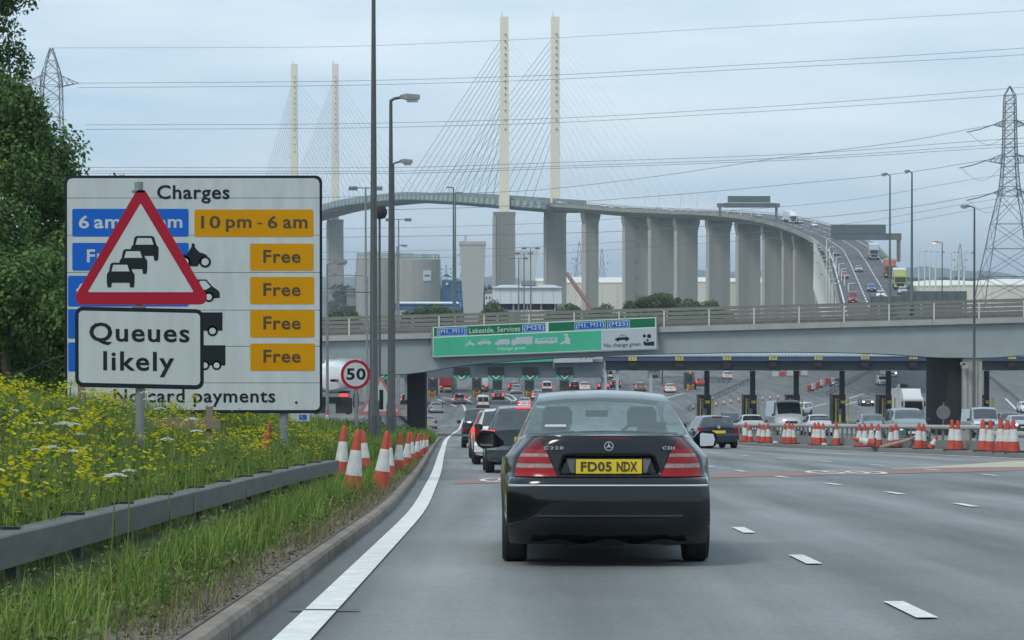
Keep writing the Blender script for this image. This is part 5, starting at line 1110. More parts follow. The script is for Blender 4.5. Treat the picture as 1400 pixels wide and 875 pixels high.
# tail lights: curved patches following the wings, banded red and clear
for s in (-1, 1):
    tl = None
    for z0, z1, mt in ((.718, .785, REDL), (.785, .822, CLR), (.822, .872, REDL), (.872, .903, CLR), (.903, .93, REDL), (.93, 1.012, M('tail_lens_dark', (.13, .004, .008), .2, var=.2, scale=10, coat=.3, spec=.25))):
        fn = lambda u, z: (s * (LIN(z) + (WR(z) * .998 - LIN(z)) * u), rear_y(LIN(z) + (WR(z) * .998 - LIN(z)) * u, z) - (.007 if mt is CLR else .012), z)
        o = obj('tail_light' if tl is None else ('clear_lens' if mt is CLR else 'red_lens'), MB().grid(fn, lin(0, 1, 12), lin(z0, z1, 5)), mt, HC if tl is None else tl, flat=False)
        tl = tl or o
np_ = obj('number_plate', MB().box((0, .095, .796), (.522, .012, .113)), PLY, HC)
def ctext(s, x0, x1, z0, z1, y, mat, parent, bold=.012, sp=1.05):
    a, fs = text_data(s, bold, sp); lo, hi = a.min(0), a.max(0); m = MB()
    m.add([(x0 + (x1 - x0) * (p[0] - lo[0]) / (hi[0] - lo[0]), y - (.003 if p[2] > 0 else 0), z0 + (z1 - z0) * (p[1] - lo[1]) / (hi[1] - lo[1])) for p in a], fs); return obj('lettering', m, mat, parent)
PLK = M('plate_black', (.06, .045, .02), .5)
ctext('FD05', -.222, .022, .757, .834, .087, PLK, np_, .028, 1.08); ctext('NDX', .062, .225, .757, .834, .087, PLK, np_, .028, 1.08)
for x in (-.132, .118):
    for z in (.828, .762): obj('plate_screw', MB().cyl((x, .085, z), (x, .09, z), .007, n=8), PLK, np_)
obj('plate_surround', MB().prism([(-.33, .118, .74), (.33, .118, .74), (.33, .118, .862), (-.33, .118, .862)], (0, .004, 0)), TRIM, HC)
for s in (-1, 1): obj('plate_bay_end', MB().prism([(s * .27, .10, .745), (s * .30, .098, .745), (s * .335, .098, .85), (s * .27, .10, .85)], (0, .012, 0)), M('bay_grey', (.10, .105, .11), .3, coat=.5), HC)
ctext('C220', -.515, -.36, .930, .955, .088, CHROME, lid, .02, 1.3); ctext('CDI', .425, .52, .930, .955, .088, CHROME, lid, .02, 1.2)
bd = obj('badge_ring', MB().loft([[(rr * math.cos(a * .2618), .086 - q, .957 + rr * math.sin(a * .2618)) for rr, q in ((.037, 0), (.037, .012), (.031, .012), (.031, 0))] for a in range(25)], False, False), CHROME, HC)
st_ = MB()
for k in range(3):
    a = R(90 + 120 * k); st_.prism([(.033 * math.cos(a), .082, .957 + .033 * math.sin(a)), (.007 * math.cos(a + 1.05), .082, .957 + .007 * math.sin(a + 1.05)), (0, .082, .957), (.007 * math.cos(a - 1.05), .082, .957 + .007 * math.sin(a - 1.05))], (0, .006, 0))
obj('badge_star', st_, CHROME, bd)
obj('brake_lamp_strip', MB().loft([[(x, rear_y(x, 1.02) - .006 + a, 1.012 + b) for a, b in ((0, 0), (0, .014), (.02, .014), (.02, 0))] for x in lin(-.17, .17, 10)]), M('dark_red_lens', (.10, .008, .014), .2, coat=.5), lid)
for s in (-1, 1):
    mr2 = obj('door_mirror', MB().loft([[(s * (.84 + a), 2.92 + e, .985 + b * k + dz) for b, e in ((-1, .0), (-.6, -.02), (1, -.02), (1, .10), (-.6, .12))] for a, k, dz in ((0, .02, -.03), (.05, .05, -.02), (.09, .075, 0), (.19, .085, .0), (.235, .06, .0), (.25, .03, 0))]), KP, HC, flat=False, ang=40)
    obj('mirror_glass', MB().prism([(s * (.935 + a), 2.893 - (a * .45 if s < 0 else 0), .985 + b) for a, b in ((0, -.055), (.02, -.06), (.12, -.055), (.135, 0), (.12, .05), (.02, .06), (0, .05))], (0, .004, 0)), CHROME if s > 0 else M('mirror_dim_reflection', (.16, .18, .19), .12, 1.), mr2)  # left glass colour darkened to imitate a dimmer reflection
    obj('door_handle', MB().box((s * .865, 2.05, .80), (.03, .2, .03)), KP, HC)
    seat = obj('front_seat', MB().loft([[(s * .37 + x * k, 2.3 + e + (z - .5) * -.18, z) for x, e in ((-.24, 0), (.24, 0), (.24, .12), (-.24, .12))] for z, k in ((.45, .9), (.7, 1), (1.0, .9), (1.07, .6))]), INT, HC, flat=False)
    obj('headrest', MB().loft([[(s * .37 + x * k, 2.16 + e, z) for x, e in ((-.13, 0), (-.09, -.03), (.09, -.03), (.13, 0), (.09, .06), (-.09, .06))] for z, k in ((1.1, .8), (1.14, 1), (1.24, 1), (1.28, .75))]), INT, seat, flat=False)
obj('rear_bench', MB().loft([[(x, 1.35 + e - (z - .5) * .25, z) for x, e in ((-.62, 0), (.62, 0), (.62, .14), (-.62, .14))] for z in (.5, .95, 1.06)]), INT, HC)
for x in (-.4, .4): obj('rear_headrest', MB().box((x, 1.2, 1.1), (.24, .08, .1)), INT, HC)
obj('parcel_shelf', MB().box((0, .98, 1.02), (1.2, .45, .02)), INT, HC); obj('dashboard', MB().box((0, 3.1, .9), (1.3, .5, .16)), INT, HC)
obj('steering_wheel', MB().pipe([(.37 + .18 * math.cos(a * .3), 2.78, .95 + .18 * math.sin(a * .3)) for a in range(22)], .016, 5), INT, HC)
obj('interior_mirror', MB().box((0, 2.9, 1.22), (.2, .03, .06)), INT, HC); obj('dealer_sticker', MB().prism([(-.50, .79, 1.103), (-.32, .79, 1.103), (-.325, .82, 1.12), (-.495, .82, 1.12)], (0, -.006, .006)), SGN_W, HC)
tm, rm = wheel_mesh(.315, .205)
for y in (1.0, 3.72):
    for s in (-1, 1):
        o = obj('wheel', tm, TYRE, HC, (s * .745, y, .312)); obj('rim', rm, RIM, o)
        if s < 0: o.rotation_euler = (0, 0, PI)
# details of the small dark hatchback that show
obj('badge', MB().cyl((0, -.04, .83), (0, -.0, .83), .06, n=12), CHROME, mini)

# ------------------------------------------------------------------ charges sign
CD = 45.
cs = thing('charges_sign', 'big white toll charges sign with blue and amber panels behind the queue warning', 'sign', px(265, 575, CD) + Vector((0, .3, -.6)))
wpart('border', MB().prism([px(x, y, CD + .012) for x, y in rrect(88.5, 240, 440.5, 565, 9)], (0, .03, 0)), SGN_K, cs)
ed = [243.5, 270.8, 321.5, 372.5, 424, 473.5, 523.5, 561]
for i in range(7):
    y0, y1 = ed[i] + .35, ed[i+1] - .35
    if i == 0: P = [(92, y1), (437, y1)] + [q for q in rrect(92, y0, 437, y0 + 30, 7) if q[1] < y0 + 12][::-1] ; P = [(437, y1), (92, y1), (92, y0 + 7), (94, y0 + 2), (99, y0), (430, y0), (435, y0 + 2), (437, y0 + 7)]
    elif i == 6: P = [(437, y0), (92, y0), (92, y1), (431, y1), (435.5, y1 - 2), (437, y1 - 6)]
    else: P = [(92, y0), (437, y0), (437, y1), (92, y1)]
    wpart('panel', plate(P, CD, .01), SGN_W, cs)
for x0, x1, y0, y1, mt in ((99, 258, 285.5, 323.5, SGN_B), (99, 258, 332, 370, SGN_B), (93, 258, 377, 419, SGN_B), (93, 258, 422.5, 463, SGN_B), (93, 258, 468, 508, SGN_B), (266, 428.5, 286.5, 324, SGN_Y), (342, 428.5, 333, 370, SGN_Y), (342, 429.5, 378.5, 416, SGN_Y), (342, 430, 424, 461.5, SGN_Y), (342, 430.5, 469.5, 507, SGN_Y)):
    wpart('colour_patch', plate(rrect(x0, y0, x1, y1, 2.6), CD - .004, .003), mt, cs)
dk = M('sign_brown_black', (.07, .045, .015), .5)
def ct(s, x0, x1, y0, y1, mt, b=.02, sp=1.08): wpart('lettering', text(s, x0, x1, y0, y1, CD - .006, b, 0, sp), mt, cs)
ct('Charges', 215, 314, 253, 278, SGN_K, .016)
for s_, a_, b_, c_, e_ in (('10', 275, 301.5, 295, 312.5), ('pm', 309, 344, 299.5, 317), ('-', 352, 358.5, 304.5, 306.5), ('6', 366, 379.5, 295, 312.5), ('am', 387, 420.5, 299.5, 312.5)): ct(s_, a_, b_, c_, e_, dk)
for s_, a_, b_, c_, e_ in (('6', 108, 122, 294.5, 312.5), ('am', 129, 165, 299.5, 312.5), ('-', 172, 178, 304.5, 306.5), ('10', 184, 210, 294.5, 312.5), ('pm', 214, 249.5, 299.5, 317)): ct(s_, a_, b_, c_, e_, SGN_W)
for y in (341.5, 387, 432.5, 478): ct('Free', 360, 411, y, y + 18, dk, .022)
ct('Free', 119, 170, 341, 359, SGN_W); ct('£', 104, 116, 387, 405, SGN_W)
ct('No card payments', 155, 376, 532, 556, SGN_K, .014)
mk = lambda n, pts: wpart(n, plate(pts, CD - .006, .003), SGN_K, cs)
def wheel_sym(x, y, r, hub=.45):
    o = mk('wheel_symbol', disc(x, y, r, 18)); sub('hub_symbol', plate(disc(x, y, r * .62, 16), CD - .009, .002), SGN_W, o, cs); 
mk('motorcycle_symbol', [(246, 347), (256, 348), (259, 342), (262, 337), (262, 333.5), (264, 332.5), (266.5, 334), (266.5, 338), (269, 341), (273, 345), (280, 347), (284, 350), (278, 352), (274, 358), (270, 364), (258, 364), (248, 356)]); wheel_sym(280.5, 358, 8); wheel_sym(253, 358, 8)
cw = mk('car_symbol', [(235, 404), (235, 392), (246, 390), (254, 382), (282, 382), (290, 391), (298, 397), (300, 399), (300.5, 407), (289, 408), (244, 408)]); sub('window_symbol', plate([(273, 384), (281, 384), (288, 392), (282, 396), (273, 396)], CD - .009, .002), SGN_W, cw, cs); wheel_sym(285.5, 406, 7); wheel_sym(248, 406, 7)
mk('lorry_symbol', [(240, 427), (304, 427), (304, 452), (240, 452)]); wheel_sym(290.5, 452.5, 7.2); mk('lorry_symbol', [(220, 472), (308, 472), (308, 499.5), (220, 499.5)]); wheel_sym(296, 499.5, 6.5); wheel_sym(280, 499.5, 6.5)
wpart('fixing', plate(disc(405, 550.5, 1.8), CD - .006, .003), SGN_K, cs)
for x in (120, 265, 388):
    a = px(x, 300, CD + .12); z = T(a.x, CD); wpart('post', MB().cyl((a.x, CD + .12, z - .3), (a.x, CD + .12, a.z + .5), .08, n=10), GALV, cs)
# queue warning: triangle and plate on one post in front
QD = 31.
qs = thing('queue_warning_sign', 'red-bordered queue triangle above a white plate on one grey post', 'sign', (px(190, 0, QD).x, QD, T(px(190, 0, QD).x, QD)))
def rtri(cx, yb, yt, hw, r, n=6):
    P = []; A = [(cx, yt), (cx + hw, yb), (cx - hw, yb)]
    for i in range(3):
        p = Vector(A[i]); a = (Vector(A[i-1]) - p).normalized(); b = (Vector(A[(i+1) % 3]) - p).normalized(); bis = (a + b).normalized(); half = math.acos(max(-1, min(1, a.dot(b)))) / 2
        c = p + bis * (r / math.sin(half)); s = c + (p + a * (r / math.tan(half)) - c); e = p + b * (r / math.tan(half))
        a0 = math.atan2(*(p + a * (r / math.tan(half)) - c).yx); a1 = math.atan2(*(e - c).yx)
        while a1 - a0 > math.pi: a1 -= 2 * math.pi
        while a1 - a0 < -math.pi: a1 += 2 * math.pi
        P += [(c.x + r * math.cos(a0 + (a1 - a0) * k / n), c.y + r * math.sin(a0 + (a1 - a0) * k / n)) for k in range(n + 1)]
    return P
wpart('post', MB().cyl((qs.location.x, QD + .09, qs.location.z - .3), px(190, 249, QD + .09), .055, n=12), M('post_grey', (.24, .26, .25), .55, .3, var=.1), qs)
tr = wpart('triangle_plate', MB().prism([px(x, y, QD) for x, y in rtri(193, 416.5, 250, 97, 9.5)], (0, .006, 0)), SGN_R, qs)
sub('triangle_face', plate(rtri(192.5, 399.5, 278, 72.5, 1.2), QD - .004, .003), SGN_W, tr, qs)
for ox, oy in ((0, 0), (17.5, -18.5), (33, -36.5)):
    k = .99
    c_ = sub('car_symbol', plate([(146 + ox, 375 + oy), (149 + ox, 371 + oy), (151 + ox, 361 + oy), (154 + ox, 359 + oy), (175 + ox, 359 + oy), (178 + ox, 361 + oy), (181 + ox, 371 + oy), (184 + ox, 375 + oy), (184 + ox, 386 + oy), (183 + ox, 393 + oy), (178 + ox, 393 + oy), (177 + ox, 386.5 + oy), (153 + ox, 386.5 + oy), (152 + ox, 393 + oy), (147 + ox, 393 + oy), (146 + ox, 386 + oy)], QD - .007 + ox * .00005, .003), SGN_K, tr, qs)
    sub('window_symbol', plate([(152.5 + ox, 371 + oy), (155 + ox, 362 + oy), (174 + ox, 362 + oy), (177 + ox, 371 + oy)], QD - .0085 + ox * .00005, .001), SGN_W, tr, qs)
qp = wpart('queue_plate', MB().prism([px(x, y + (x - 103) * .022, QD - .002) for x, y in rrect(102.5, 419, 278.5, 529, 11)], (0, .008, 0)), SGN_K, qs)
sub('plate_face', plate([(x, y + (x - 103) * .022) for x, y in rrect(107.5, 424.5, 273.5, 523, 6)], QD - .006, .003), SGN_W, qp, qs)
sub('lettering', text('Queues', 122, 259, 440.5, 471.5, QD - .008, .018, 1.6, 1.1), SGN_K, qp, qs); sub('lettering', text('likely', 141, 238, 480, 514.5, QD - .008, .018, 1.4, 1.12), SGN_K, qp, qs)
for y in (262, 420, 440): wpart('clip', MB().box(px(190, y, QD + .05), (.16, .1, .03)), GALVD, qs)
# speed limit sign and plain triangle
SD = 74.
s5 = thing('speed_limit_sign', 'round fifty speed limit sign with red ring on a pale post', 'sign', (px(487, 0, SD).x, SD, T(px(487, 0, SD).x, SD)))
cdisc = lambda r: [(486 + r * math.cos(a * .1745), 512 + r * math.sin(a * .1745)) for a in range(36)]
wpart('post', MB().cyl((s5.location.x, SD + .06, s5.location.z - .2), px(487, 508, SD + .06), .06, n=10), GALV, s5)
rg_ = wpart('red_ring', MB().prism([px(x, y, SD) for x, y in cdisc(20.3)], (0, .006, 0)), SGN_R, s5); sub('face', plate(cdisc(16.2), SD - .004, .003), SGN_W, rg_, s5); sub('lettering', text('50', 473.5, 500, 503.3, 519.5, SD - .008, .03, 0, 1.1), SGN_K, rg_, s5)
TD = 96.
ts = thing('warning_triangle', 'faded warning triangle with black bar standing behind the thick lamp column', 'sign', (px(520, 0, TD).x, TD, T(px(520, 0, TD).x, TD)))
tf = wpart('triangle_plate', MB().prism([px(x, y, TD) for x, y in rtri(520, 568, 512, 31, 2.2)], (0, .006, 0)), M('faded_red', (.42, .17, .17), .6, var=.15), ts); sub('face', plate(rtri(520.5, 562.5, 521, 24, .5), TD - .005, .003), M('faded_white', (.46, .5, .48), .6, var=.1), tf, ts); sub('bar_symbol', plate([(518.5, 533), (524, 533), (524, 560), (518.5, 560)], TD - .009, .003), SGN_K, tf, ts)
for x in (513, 527): wpart('post', MB().cyl(px(x, 545, TD + .05), (px(x, 0, TD).x, TD + .05, G(TD)), .05), GALV, ts)
wb = thing('wooden_board_fence', 'low weathered board rail among the flowers under the charges sign', 'fence', (px(190, 0, 37).x, 37, T(px(190, 0, 37).x, 37)))
BOARD = M('weathered_board', (.21, .17, .12), .9, var=.25, scale=2, sc3=(1, 8, 8))
for x0, x1 in ((88, 188), (196, 300)): wpart('board', MB().prism([px(x0, 572, 37), px(x1, 573, 37), px(x1, 587, 37), px(x0, 586, 37)], (0, .06, 0)), BOARD, wb)
for x in (110, 192, 285): wpart('post', MB().box((px(x, 0, 37).x, 37.1, T(px(x, 0, 37).x, 37) + .4), (.1, .1, 1.1)), BOARD, wb)
tb = thing('marker_board', 'small white and blue marker board under the corner of the charges sign', 'sign', (px(412, 0, 60).x, 60, T(px(412, 0, 60).x, 60)))
wpart('board', plate([(396, 566), (423, 566), (423, 576), (396, 576)], 60, .02), SGN_W, tb); wpart('blue_patch', plate([(409, 567), (419, 567), (419, 574), (409, 574)], 59.99, .005), SGN_B, tb); wpart('post', MB().cyl(px(410, 570, 60.05), (px(410, 0, 60).x, 60.05, T(px(410, 0, 60).x, 60)), .03), GALV, tb)

# ------------------------------------------------------------------ traffic cones
CRED = M('cone_red', (.44, .06, .035), .65, var=.22, scale=6); CWH = M('cone_white', (.56, .56, .53), .65, var=.22, scale=7, bump=.1); CBASE = M('cone_base', (.05, .04, .04), .8)
def cone_parts(H, t, dirty=1):
    r0, r1 = .19, .045; rr = lambda u: r0 + (r1 - r0) * u
    prof = lambda a, b: [(rr(a + (b - a) * k / 3), H * (.05 + .95 * (a + (b - a) * k / 3))) for k in range(4)]
    b = obj('lower_body', MB().lathe([(.21, H * .05)] + prof(.0, .30), n=16), CRED, t, flat=False); obj('white_sleeve', MB().lathe([(rr(.3) + .006, H * .335)] + [(r + .006, z) for r, z in prof(.3, .68)] + [(rr(.68), H * .70)], n=16), CWH, t, flat=False)
    obj('tip', MB().lathe(prof(.68, .97) + [(.04, H * .985), (.02, H)], n=16), CRED, t, flat=False); obj('base', MB().box((0, 0, .025), (.46, .46, .05)), CBASE, t)
ct0 = thing('traffic_cone', 'x', 'traffic cone'); cone_parts(1.0, ct0); CONES = [ct0]; cone_used = [0]
def cone(label, X, Y, z, H=1.0, lean=(0, 0), rz=0, group=None, sx=1.):
    o = ct0 if not cone_used[0] else copy_tree(ct0); cone_used[0] = 1
    o.location = (X, Y, z); o.scale = (H * sx, H * sx, H); o.rotation_euler = (lean[0], lean[1], rz); tag(o, label, 'traffic cone', group); return o
for i, (xt, yt, xb, yb, H) in enumerate(((474, 580, 465, 655, .9), (491, 585, 480, 680, .98), (512, 587, 500, 645, .85), (530, 587, 519, 670, .97), (541, 591, 531, 658, .95), (551, 590, 544, 647, .9), (560, 590, 554, 641, .85), (567, 590, 562, 634, .8), (573, 591, 568, 629, .78), (578, 591, 573, 625, .76), (582, 592, 577, 621, .74), (586, 593, 581, 618, .72))):
    d = gd(yb, .11); X = (xb - CX) * d / F; H = (yb - yt) * d / F * 1.0
    lb = ('tall cone leaning right against the end of the guard rail', 'tallest cone leaning right in the grass just past the guard rail end', 'cone leaning in the grass between the two tallest leaning cones', 'tall battered cone with torn white sleeve leaning at the kerb')[i] if i < 4 else 'red and white cone in the tight row leaning along the kerb'
    cone(lb, X, d, T(X, d) - .02, H, (0, (xt - xb) * d / F / H * .95), random.random() * 3, 'cones along the left kerb', .8)
rc_ = cone('lone all-red cone among the yellow flowers below the charges sign', px(361, 0, 40).x, 40, px(361, 618, 40).z, .5, (.05, .2), 0, 'cones in the flowers', .7)
for k_ in rc_.children:
    if k_.name.startswith('white_sleeve'): k_.material_slots[0].link = 'OBJECT'; k_.material_slots[0].material = CRED
cone('small red cone tip behind the verge next to the charges sign edge', px(447, 0, 92).x, 92, px(447, 583, 92).z, .62, (0, 0), 0, 'cones in the flowers')
RC = [(1019, 1.0), (1026, .85), (1038, .95), (1044, .9), (1051, .95), (1073, .95), (1079, 1.0), (1085, .95), (1114, 1), (1119, 1.02), (1125, .98), (1144, 1), (1175, .97), (1183, .97), (1192, 1), (1201, .98), (1218, .92), (1225, 1), (1256, 1.02), (1262, .98)]
def barrier_d(x, off):
    lo, hi = 40., 118.
    for _ in range(50):
        m = (lo + hi) / 2
        if CX + (XR(m) + off) * F / m > x: lo = m
        else: hi = m
    return lo
CLUS = ((1030, 'of the pair just right of the small dark hatchback'), (1060, 'of the trio below the left of the tall white van'), (1095, 'of the trio below the right of the tall white van'), (1130, 'of the tight trio beside the white litter bag'), (1160, 'standing alone right of the tight trio'), (1208, 'of the row of four below the silver saloon'), (1240, 'of the pair behind the toppled cone'), (1300, 'of the pair before the gap in the two barriers'))
for i, (x, s) in enumerate(RC):
    o_ = .62 + .18 * (i % 3); d = barrier_d(x, o_); cone('red and white cone ' + next(l for lim, l in CLUS if x < lim), XR(d) + o_, d, G(d) + .15, .86 * s, (random.uniform(-.03, .03), random.uniform(-.04, .04)), random.random() * 3, 'cones along the baluster barrier')
for i, (x, s) in enumerate(((1303, 1), (1310, .98), (1345, 1.02), (1354, 1), (1369, 1.03), (1377, 1), (1387, 1.02), (1412, 1))):
    o_ = .62 + .15 * (i % 2); d = barrier_d(x, o_); cone('tall red and white cone by the pipe barrier, ' + ('left of the silver van' if x < 1330 else 'in front of the silver van' if x < 1360 else 'right of the silver van'), XR(d) + o_, d, G(d) + .15, .98 * s, (random.uniform(-.03, .03), random.uniform(-.04, .04)), random.random() * 3, 'cones along the pipe barrier')
d = barrier_d(1212, .7); cone('toppled cone lying on the kerb strip among upright cones', XR(d) + .3, d, G(d) + .3, .8, (0, -1.35), 0); d = barrier_d(1272, .75); cone('squat bent cone at the foot of an upright pair', XR(d) + .75, d, G(d) + .17, .5, (.1, .5), 0, sx=1.3)
tag(obj('fallen_post', MB().pipe([(XR(86) + .5, 86, G(86) + .17), (XR(84.5) + 1.1, 84.9, G(85) + .45), (XR(82.6) + 1.0, 82.8, G(83) + .8)], .07, 6), M('fallen_wood', (.35, .25, .2), .8)), 'broken pole leaning on the barrier among the cones', 'pole')
for x, y in ((1129, 611.5), (1062, 611)):
    d = barrier_d(x, .5); tag(obj('litter_bag', MB().lathe([(.02, 0), (.1, .015), (.12, .06), (.06, .1), (.015, .105)], n=9), SGN_W, loc=(XR(d) + .45, d, G(d) + .15)), 'crumpled white litter bag on the kerb strip by the cones', 'litter', 'litter by the cones')
for x, y in ((948, 560), (979, 556), (990, 554), (999, 552), (1010, 550), (1043, 548), (1053, 547), (1064, 546), (1076, 544)):
    d = gd(y); cone('small cone in the line across the oncoming toll lanes', (x - CX) * d / F, d, G(d), .95, (0, 0), 0, 'cones across the far toll lanes')
# red and white plastic barriers, fences and parapets beyond the tolls
PLR = M('barrier_red', (.45, .07, .06), .6, var=.1)
for i, (x, y, ln) in enumerate(((1108, 531, 2.2), (1114, 529, 2.2), (1120, 526.5, 2.2), (1126, 524, 2.2), (1132, 521.5, 2.2), (1100, 514, 2.4), (1090, 514, 2.4), (1080, 514.5, 2.4), (1070, 515, 2.4), (1060, 516, 2.4))):
    d = 395 if i < 5 else 470; t = thing('plastic_barrier', 'red and white plastic road barrier %s' % ('in the slanting line beyond lane number 23' if i < 5 else 'in the far row behind the tolls'), 'barrier', (px(x, 0, d).x, d, px(x, y + 4, d).z if i < 5 else px(x, y, d).z), .5 if i < 5 else 0, 'plastic road barriers')
    obj('body', MB().box((0, 0, .5), (ln * .48, .35, .95)), PLR if i % 2 == 0 else SGN_W, t); obj('foot', MB().box((0, 0, .05), (ln * .48, .6, .1)), TRIM, t); obj('top_bar', MB().box((0, 0, 1.05), (ln * .45, .12, .12)), SGN_W, t)
def fence(label, a, b, da, db, H=.8, n=14):
    A = Vector((px(a, 0, da).x, da, G(da))); B = Vector((px(b, 0, db).x, db, G(db))); t = thing('crash_barrier', label, 'barrier', A)
    for h in (.45, .72): wpart('beam', MB().pipe([A.lerp(B, u) + Vector((0, 0, h)) for u in lin(0, 1, 6)], .11, 5), GALV, t)
    for k in range(n): q = A.lerp(B, (k + .5) / n); wpart('post', MB().box(q + Vector((0, 0, .36)), (.12, .12, .72)), GALVD, t)
fence('crash barrier slanting between the toll lanes under lane number 25', 938, 1024, 330, 440); fence('double crash barrier curving away under lane number 22', 1128, 1188, 380, 500); fence('steel crash barrier along the far road right of the service casing', 1350, 1410, 470, 330); fence('crash barrier on the far side below lane number 26', 905, 1000, 452, 440)
tag(obj('embankment', MB().grid(lambda x, u: (px(x, 0, 505).x, 505 + 30 * u, px(0, 520 - 26 * u, 505).z), lin(560, 1010, 20), lin(0, 1, 4)), GRASSG), kind='structure')
tag(obj('retaining_wall', MB().prism([px(990, 520, 503), px(1200, 520, 503), px(1200, 502, 503), px(990, 508, 503)], (0, .5, 0)), CONCD), 'low concrete retaining wall closing the far end of the plaza', 'wall')
gt = thing('plaza_building', 'grey toll office with stair tower seen behind lane number 27', 'building', px(893, 545, 460)); wpart('wall', MB().box(px(894, 525, 462), (2.2, 3, 5.6)), CONCD, gt); wpart('window', MB().box(px(894, 515, 460.3), (1.4, .2, .6)), MK['K'], gt); wpart('annexe', MB().box(px(864, 533, 462), (2.6, 3, 2.4)), CONC, gt); wpart('roof', MB().box(px(894, 504, 462), (2.6, 3.4, .3)), GALVD, gt)

# ------------------------------------------------------------------ vegetation
def leafmat(name, c1, c2, rough=.7, trans=.25):
    m = bpy.data.materials.new(name); m.use_nodes = True; t = m.node_tree; p = t.nodes['Principled BSDF']; g = N(t, 'ShaderNodeNewGeometry'); r = N(t, 'ShaderNodeValToRGB'); r.color_ramp.elements[0].color = (*c1, 1); r.color_ramp.elements[1].color = (*c2, 1)
    t.links.new(g.outputs['Random Per Island'], r.inputs[0]); t.links.new(r.outputs[0], p.inputs['Base Color']); p.inputs['Roughness'].default_value = rough; p.inputs['Specular IOR Level'].default_value = .25
    tr = N(t, 'ShaderNodeBsdfTranslucent'); x = N(t, 'ShaderNodeMixShader'); x.inputs[0].default_value = trans; t.links.new(r.outputs[0], tr.inputs[0]); t.links.new(p.outputs[0], x.inputs[1]); t.links.new(tr.outputs[0], x.inputs[2]); t.links.new(x.outputs[0], t.nodes['Material Output'].inputs[0]); return m
LEAF = leafmat('oak_leaf', (.03, .075, .02), (.15, .25, .06)); LEAFB = leafmat('bush_leaf', (.05, .085, .03), (.12, .17, .065)); GRS = leafmat('grass_blade', (.06, .14, .022), (.25, .335, .075), .8, .3); GRSD = leafmat('dry_grass', (.16, .15, .07), (.26, .24, .12), .8, .3)
BARK = M('bark', (.09, .075, .055), .9, var=.3, scale=6, bump=.6)
def leaves(cent, rad, n, size, squash=1., seed=0):
    """n leaf quads scattered in shells round clump centres"""
    g = np.random.default_rng(seed); k = g.integers(0, len(cent), n); v = g.normal(size=(n, 3)); v /= np.linalg.norm(v, axis=1)[:, None]
    P = np.array(cent)[k] + v * (np.array(rad)[k] * g.uniform(.45, 1.08, n) ** .6)[:, None] * np.array([1, 1, squash])
    nrm = v + g.normal(size=(n, 3)) * .7 + np.array([0, 0, .4]); nrm /= np.linalg.norm(nrm, axis=1)[:, None]
    a = np.cross(nrm, g.normal(size=(n, 3))); a /= np.linalg.norm(a, axis=1)[:, None]; b = np.cross(nrm, a); s = size * g.uniform(.6, 1.4, n)[:, None]
    V = np.stack([P - a * s, P + b * s * .55, P + a * s, P - b * s * .55], 1).reshape(-1, 3)
    return V, np.arange(n * 4)
def tree(name, label, X, Y, zb, H, clumps, n, size, trunk_r, group=None, mat=LEAF, seed=1):
    t = thing(name, label, 'tree', (X, Y, zb), 0, group); g = random.Random(seed)
    obj('trunk', MB().pipe([(0, 0, -.3), (.05, .1, H * .2), (-.1, 0, H * .45), (.1, .1, H * .8)], [trunk_r * 1.2, trunk_r, trunk_r * .7, trunk_r * .2], 9), BARK, t, flat=False)
    for c, r in clumps[::max(1, len(clumps) // 9)]:
        z0 = min(H * .6, max(H * .15, c[2] * .6)); obj('limb', MB().pipe([(0, 0, z0), (c[0] * .4, c[1] * .4, z0 + (c[2] - z0) * .5), (c[0] * .95, c[1] * .95, c[2])], [trunk_r * .4, trunk_r * .25, .03], 6), BARK, t)
    V, Fc = leaves([c for c, r in clumps], [r for c, r in clumps], n, size, .85, seed)
    o = obj('crown', np_mesh('crown', V, Fc, 4), mat, t); return t
def crown(R_, H, n, seed, z0=.12, shape=None):
    g = random.Random(seed); out = []
    for i in range(n):
        z = H * (z0 + (1 - z0) * g.random()); u = (z / H - z0) / (1 - z0); rm = R_ * (shape(u) if shape else math.sqrt(max(.05, 1 - (2 * u - .85) ** 2 / 1.5)))
        a = g.random() * 6.283; q = rm * math.sqrt(g.uniform(.25, 1)); out.append(((q * math.cos(a), q * math.sin(a), z), R_ * g.uniform(.16, .30)))
    return out
tree('broadleaf_tree', 'dense dark green tree behind the charges sign with twigs reaching right', -16.5, 76, 20.8, 11.0, crown(4.8, 10.1, 130, 5, .04, lambda u: 1.0 if u < .68 else max(.3, 1.0 - (u - .68) * 2.3)), 120000, .08, .24, 'trees at the left edge', seed=5)
tree('broadleaf_tree', 'taller dark tree with loose top branches behind the dense one', -23.3, 92, 20.2, 18.5, crown(5.2, 18.2, 110, 9, .3, lambda u: .62 if u < .62 else 1.0 - (u - .7) * .3), 80000, .095, .28, 'trees at the left edge', seed=9)
tree('broadleaf_tree', 'dark tree filling the gap behind the edge of the charges sign', -14.6, 100, 20.0, 9.0, crown(3.9, 8.8, 70, 15, .03), 50000, .1, .2, 'trees at the left edge', seed=15)
tree('broadleaf_tree', 'dark undergrowth tree at the foot of the dense tree', -13.8, 68, 21.2, 5.0, crown(3.4, 4.8, 60, 21, .0), 45000, .08, .15, 'trees at the left edge', seed=21)
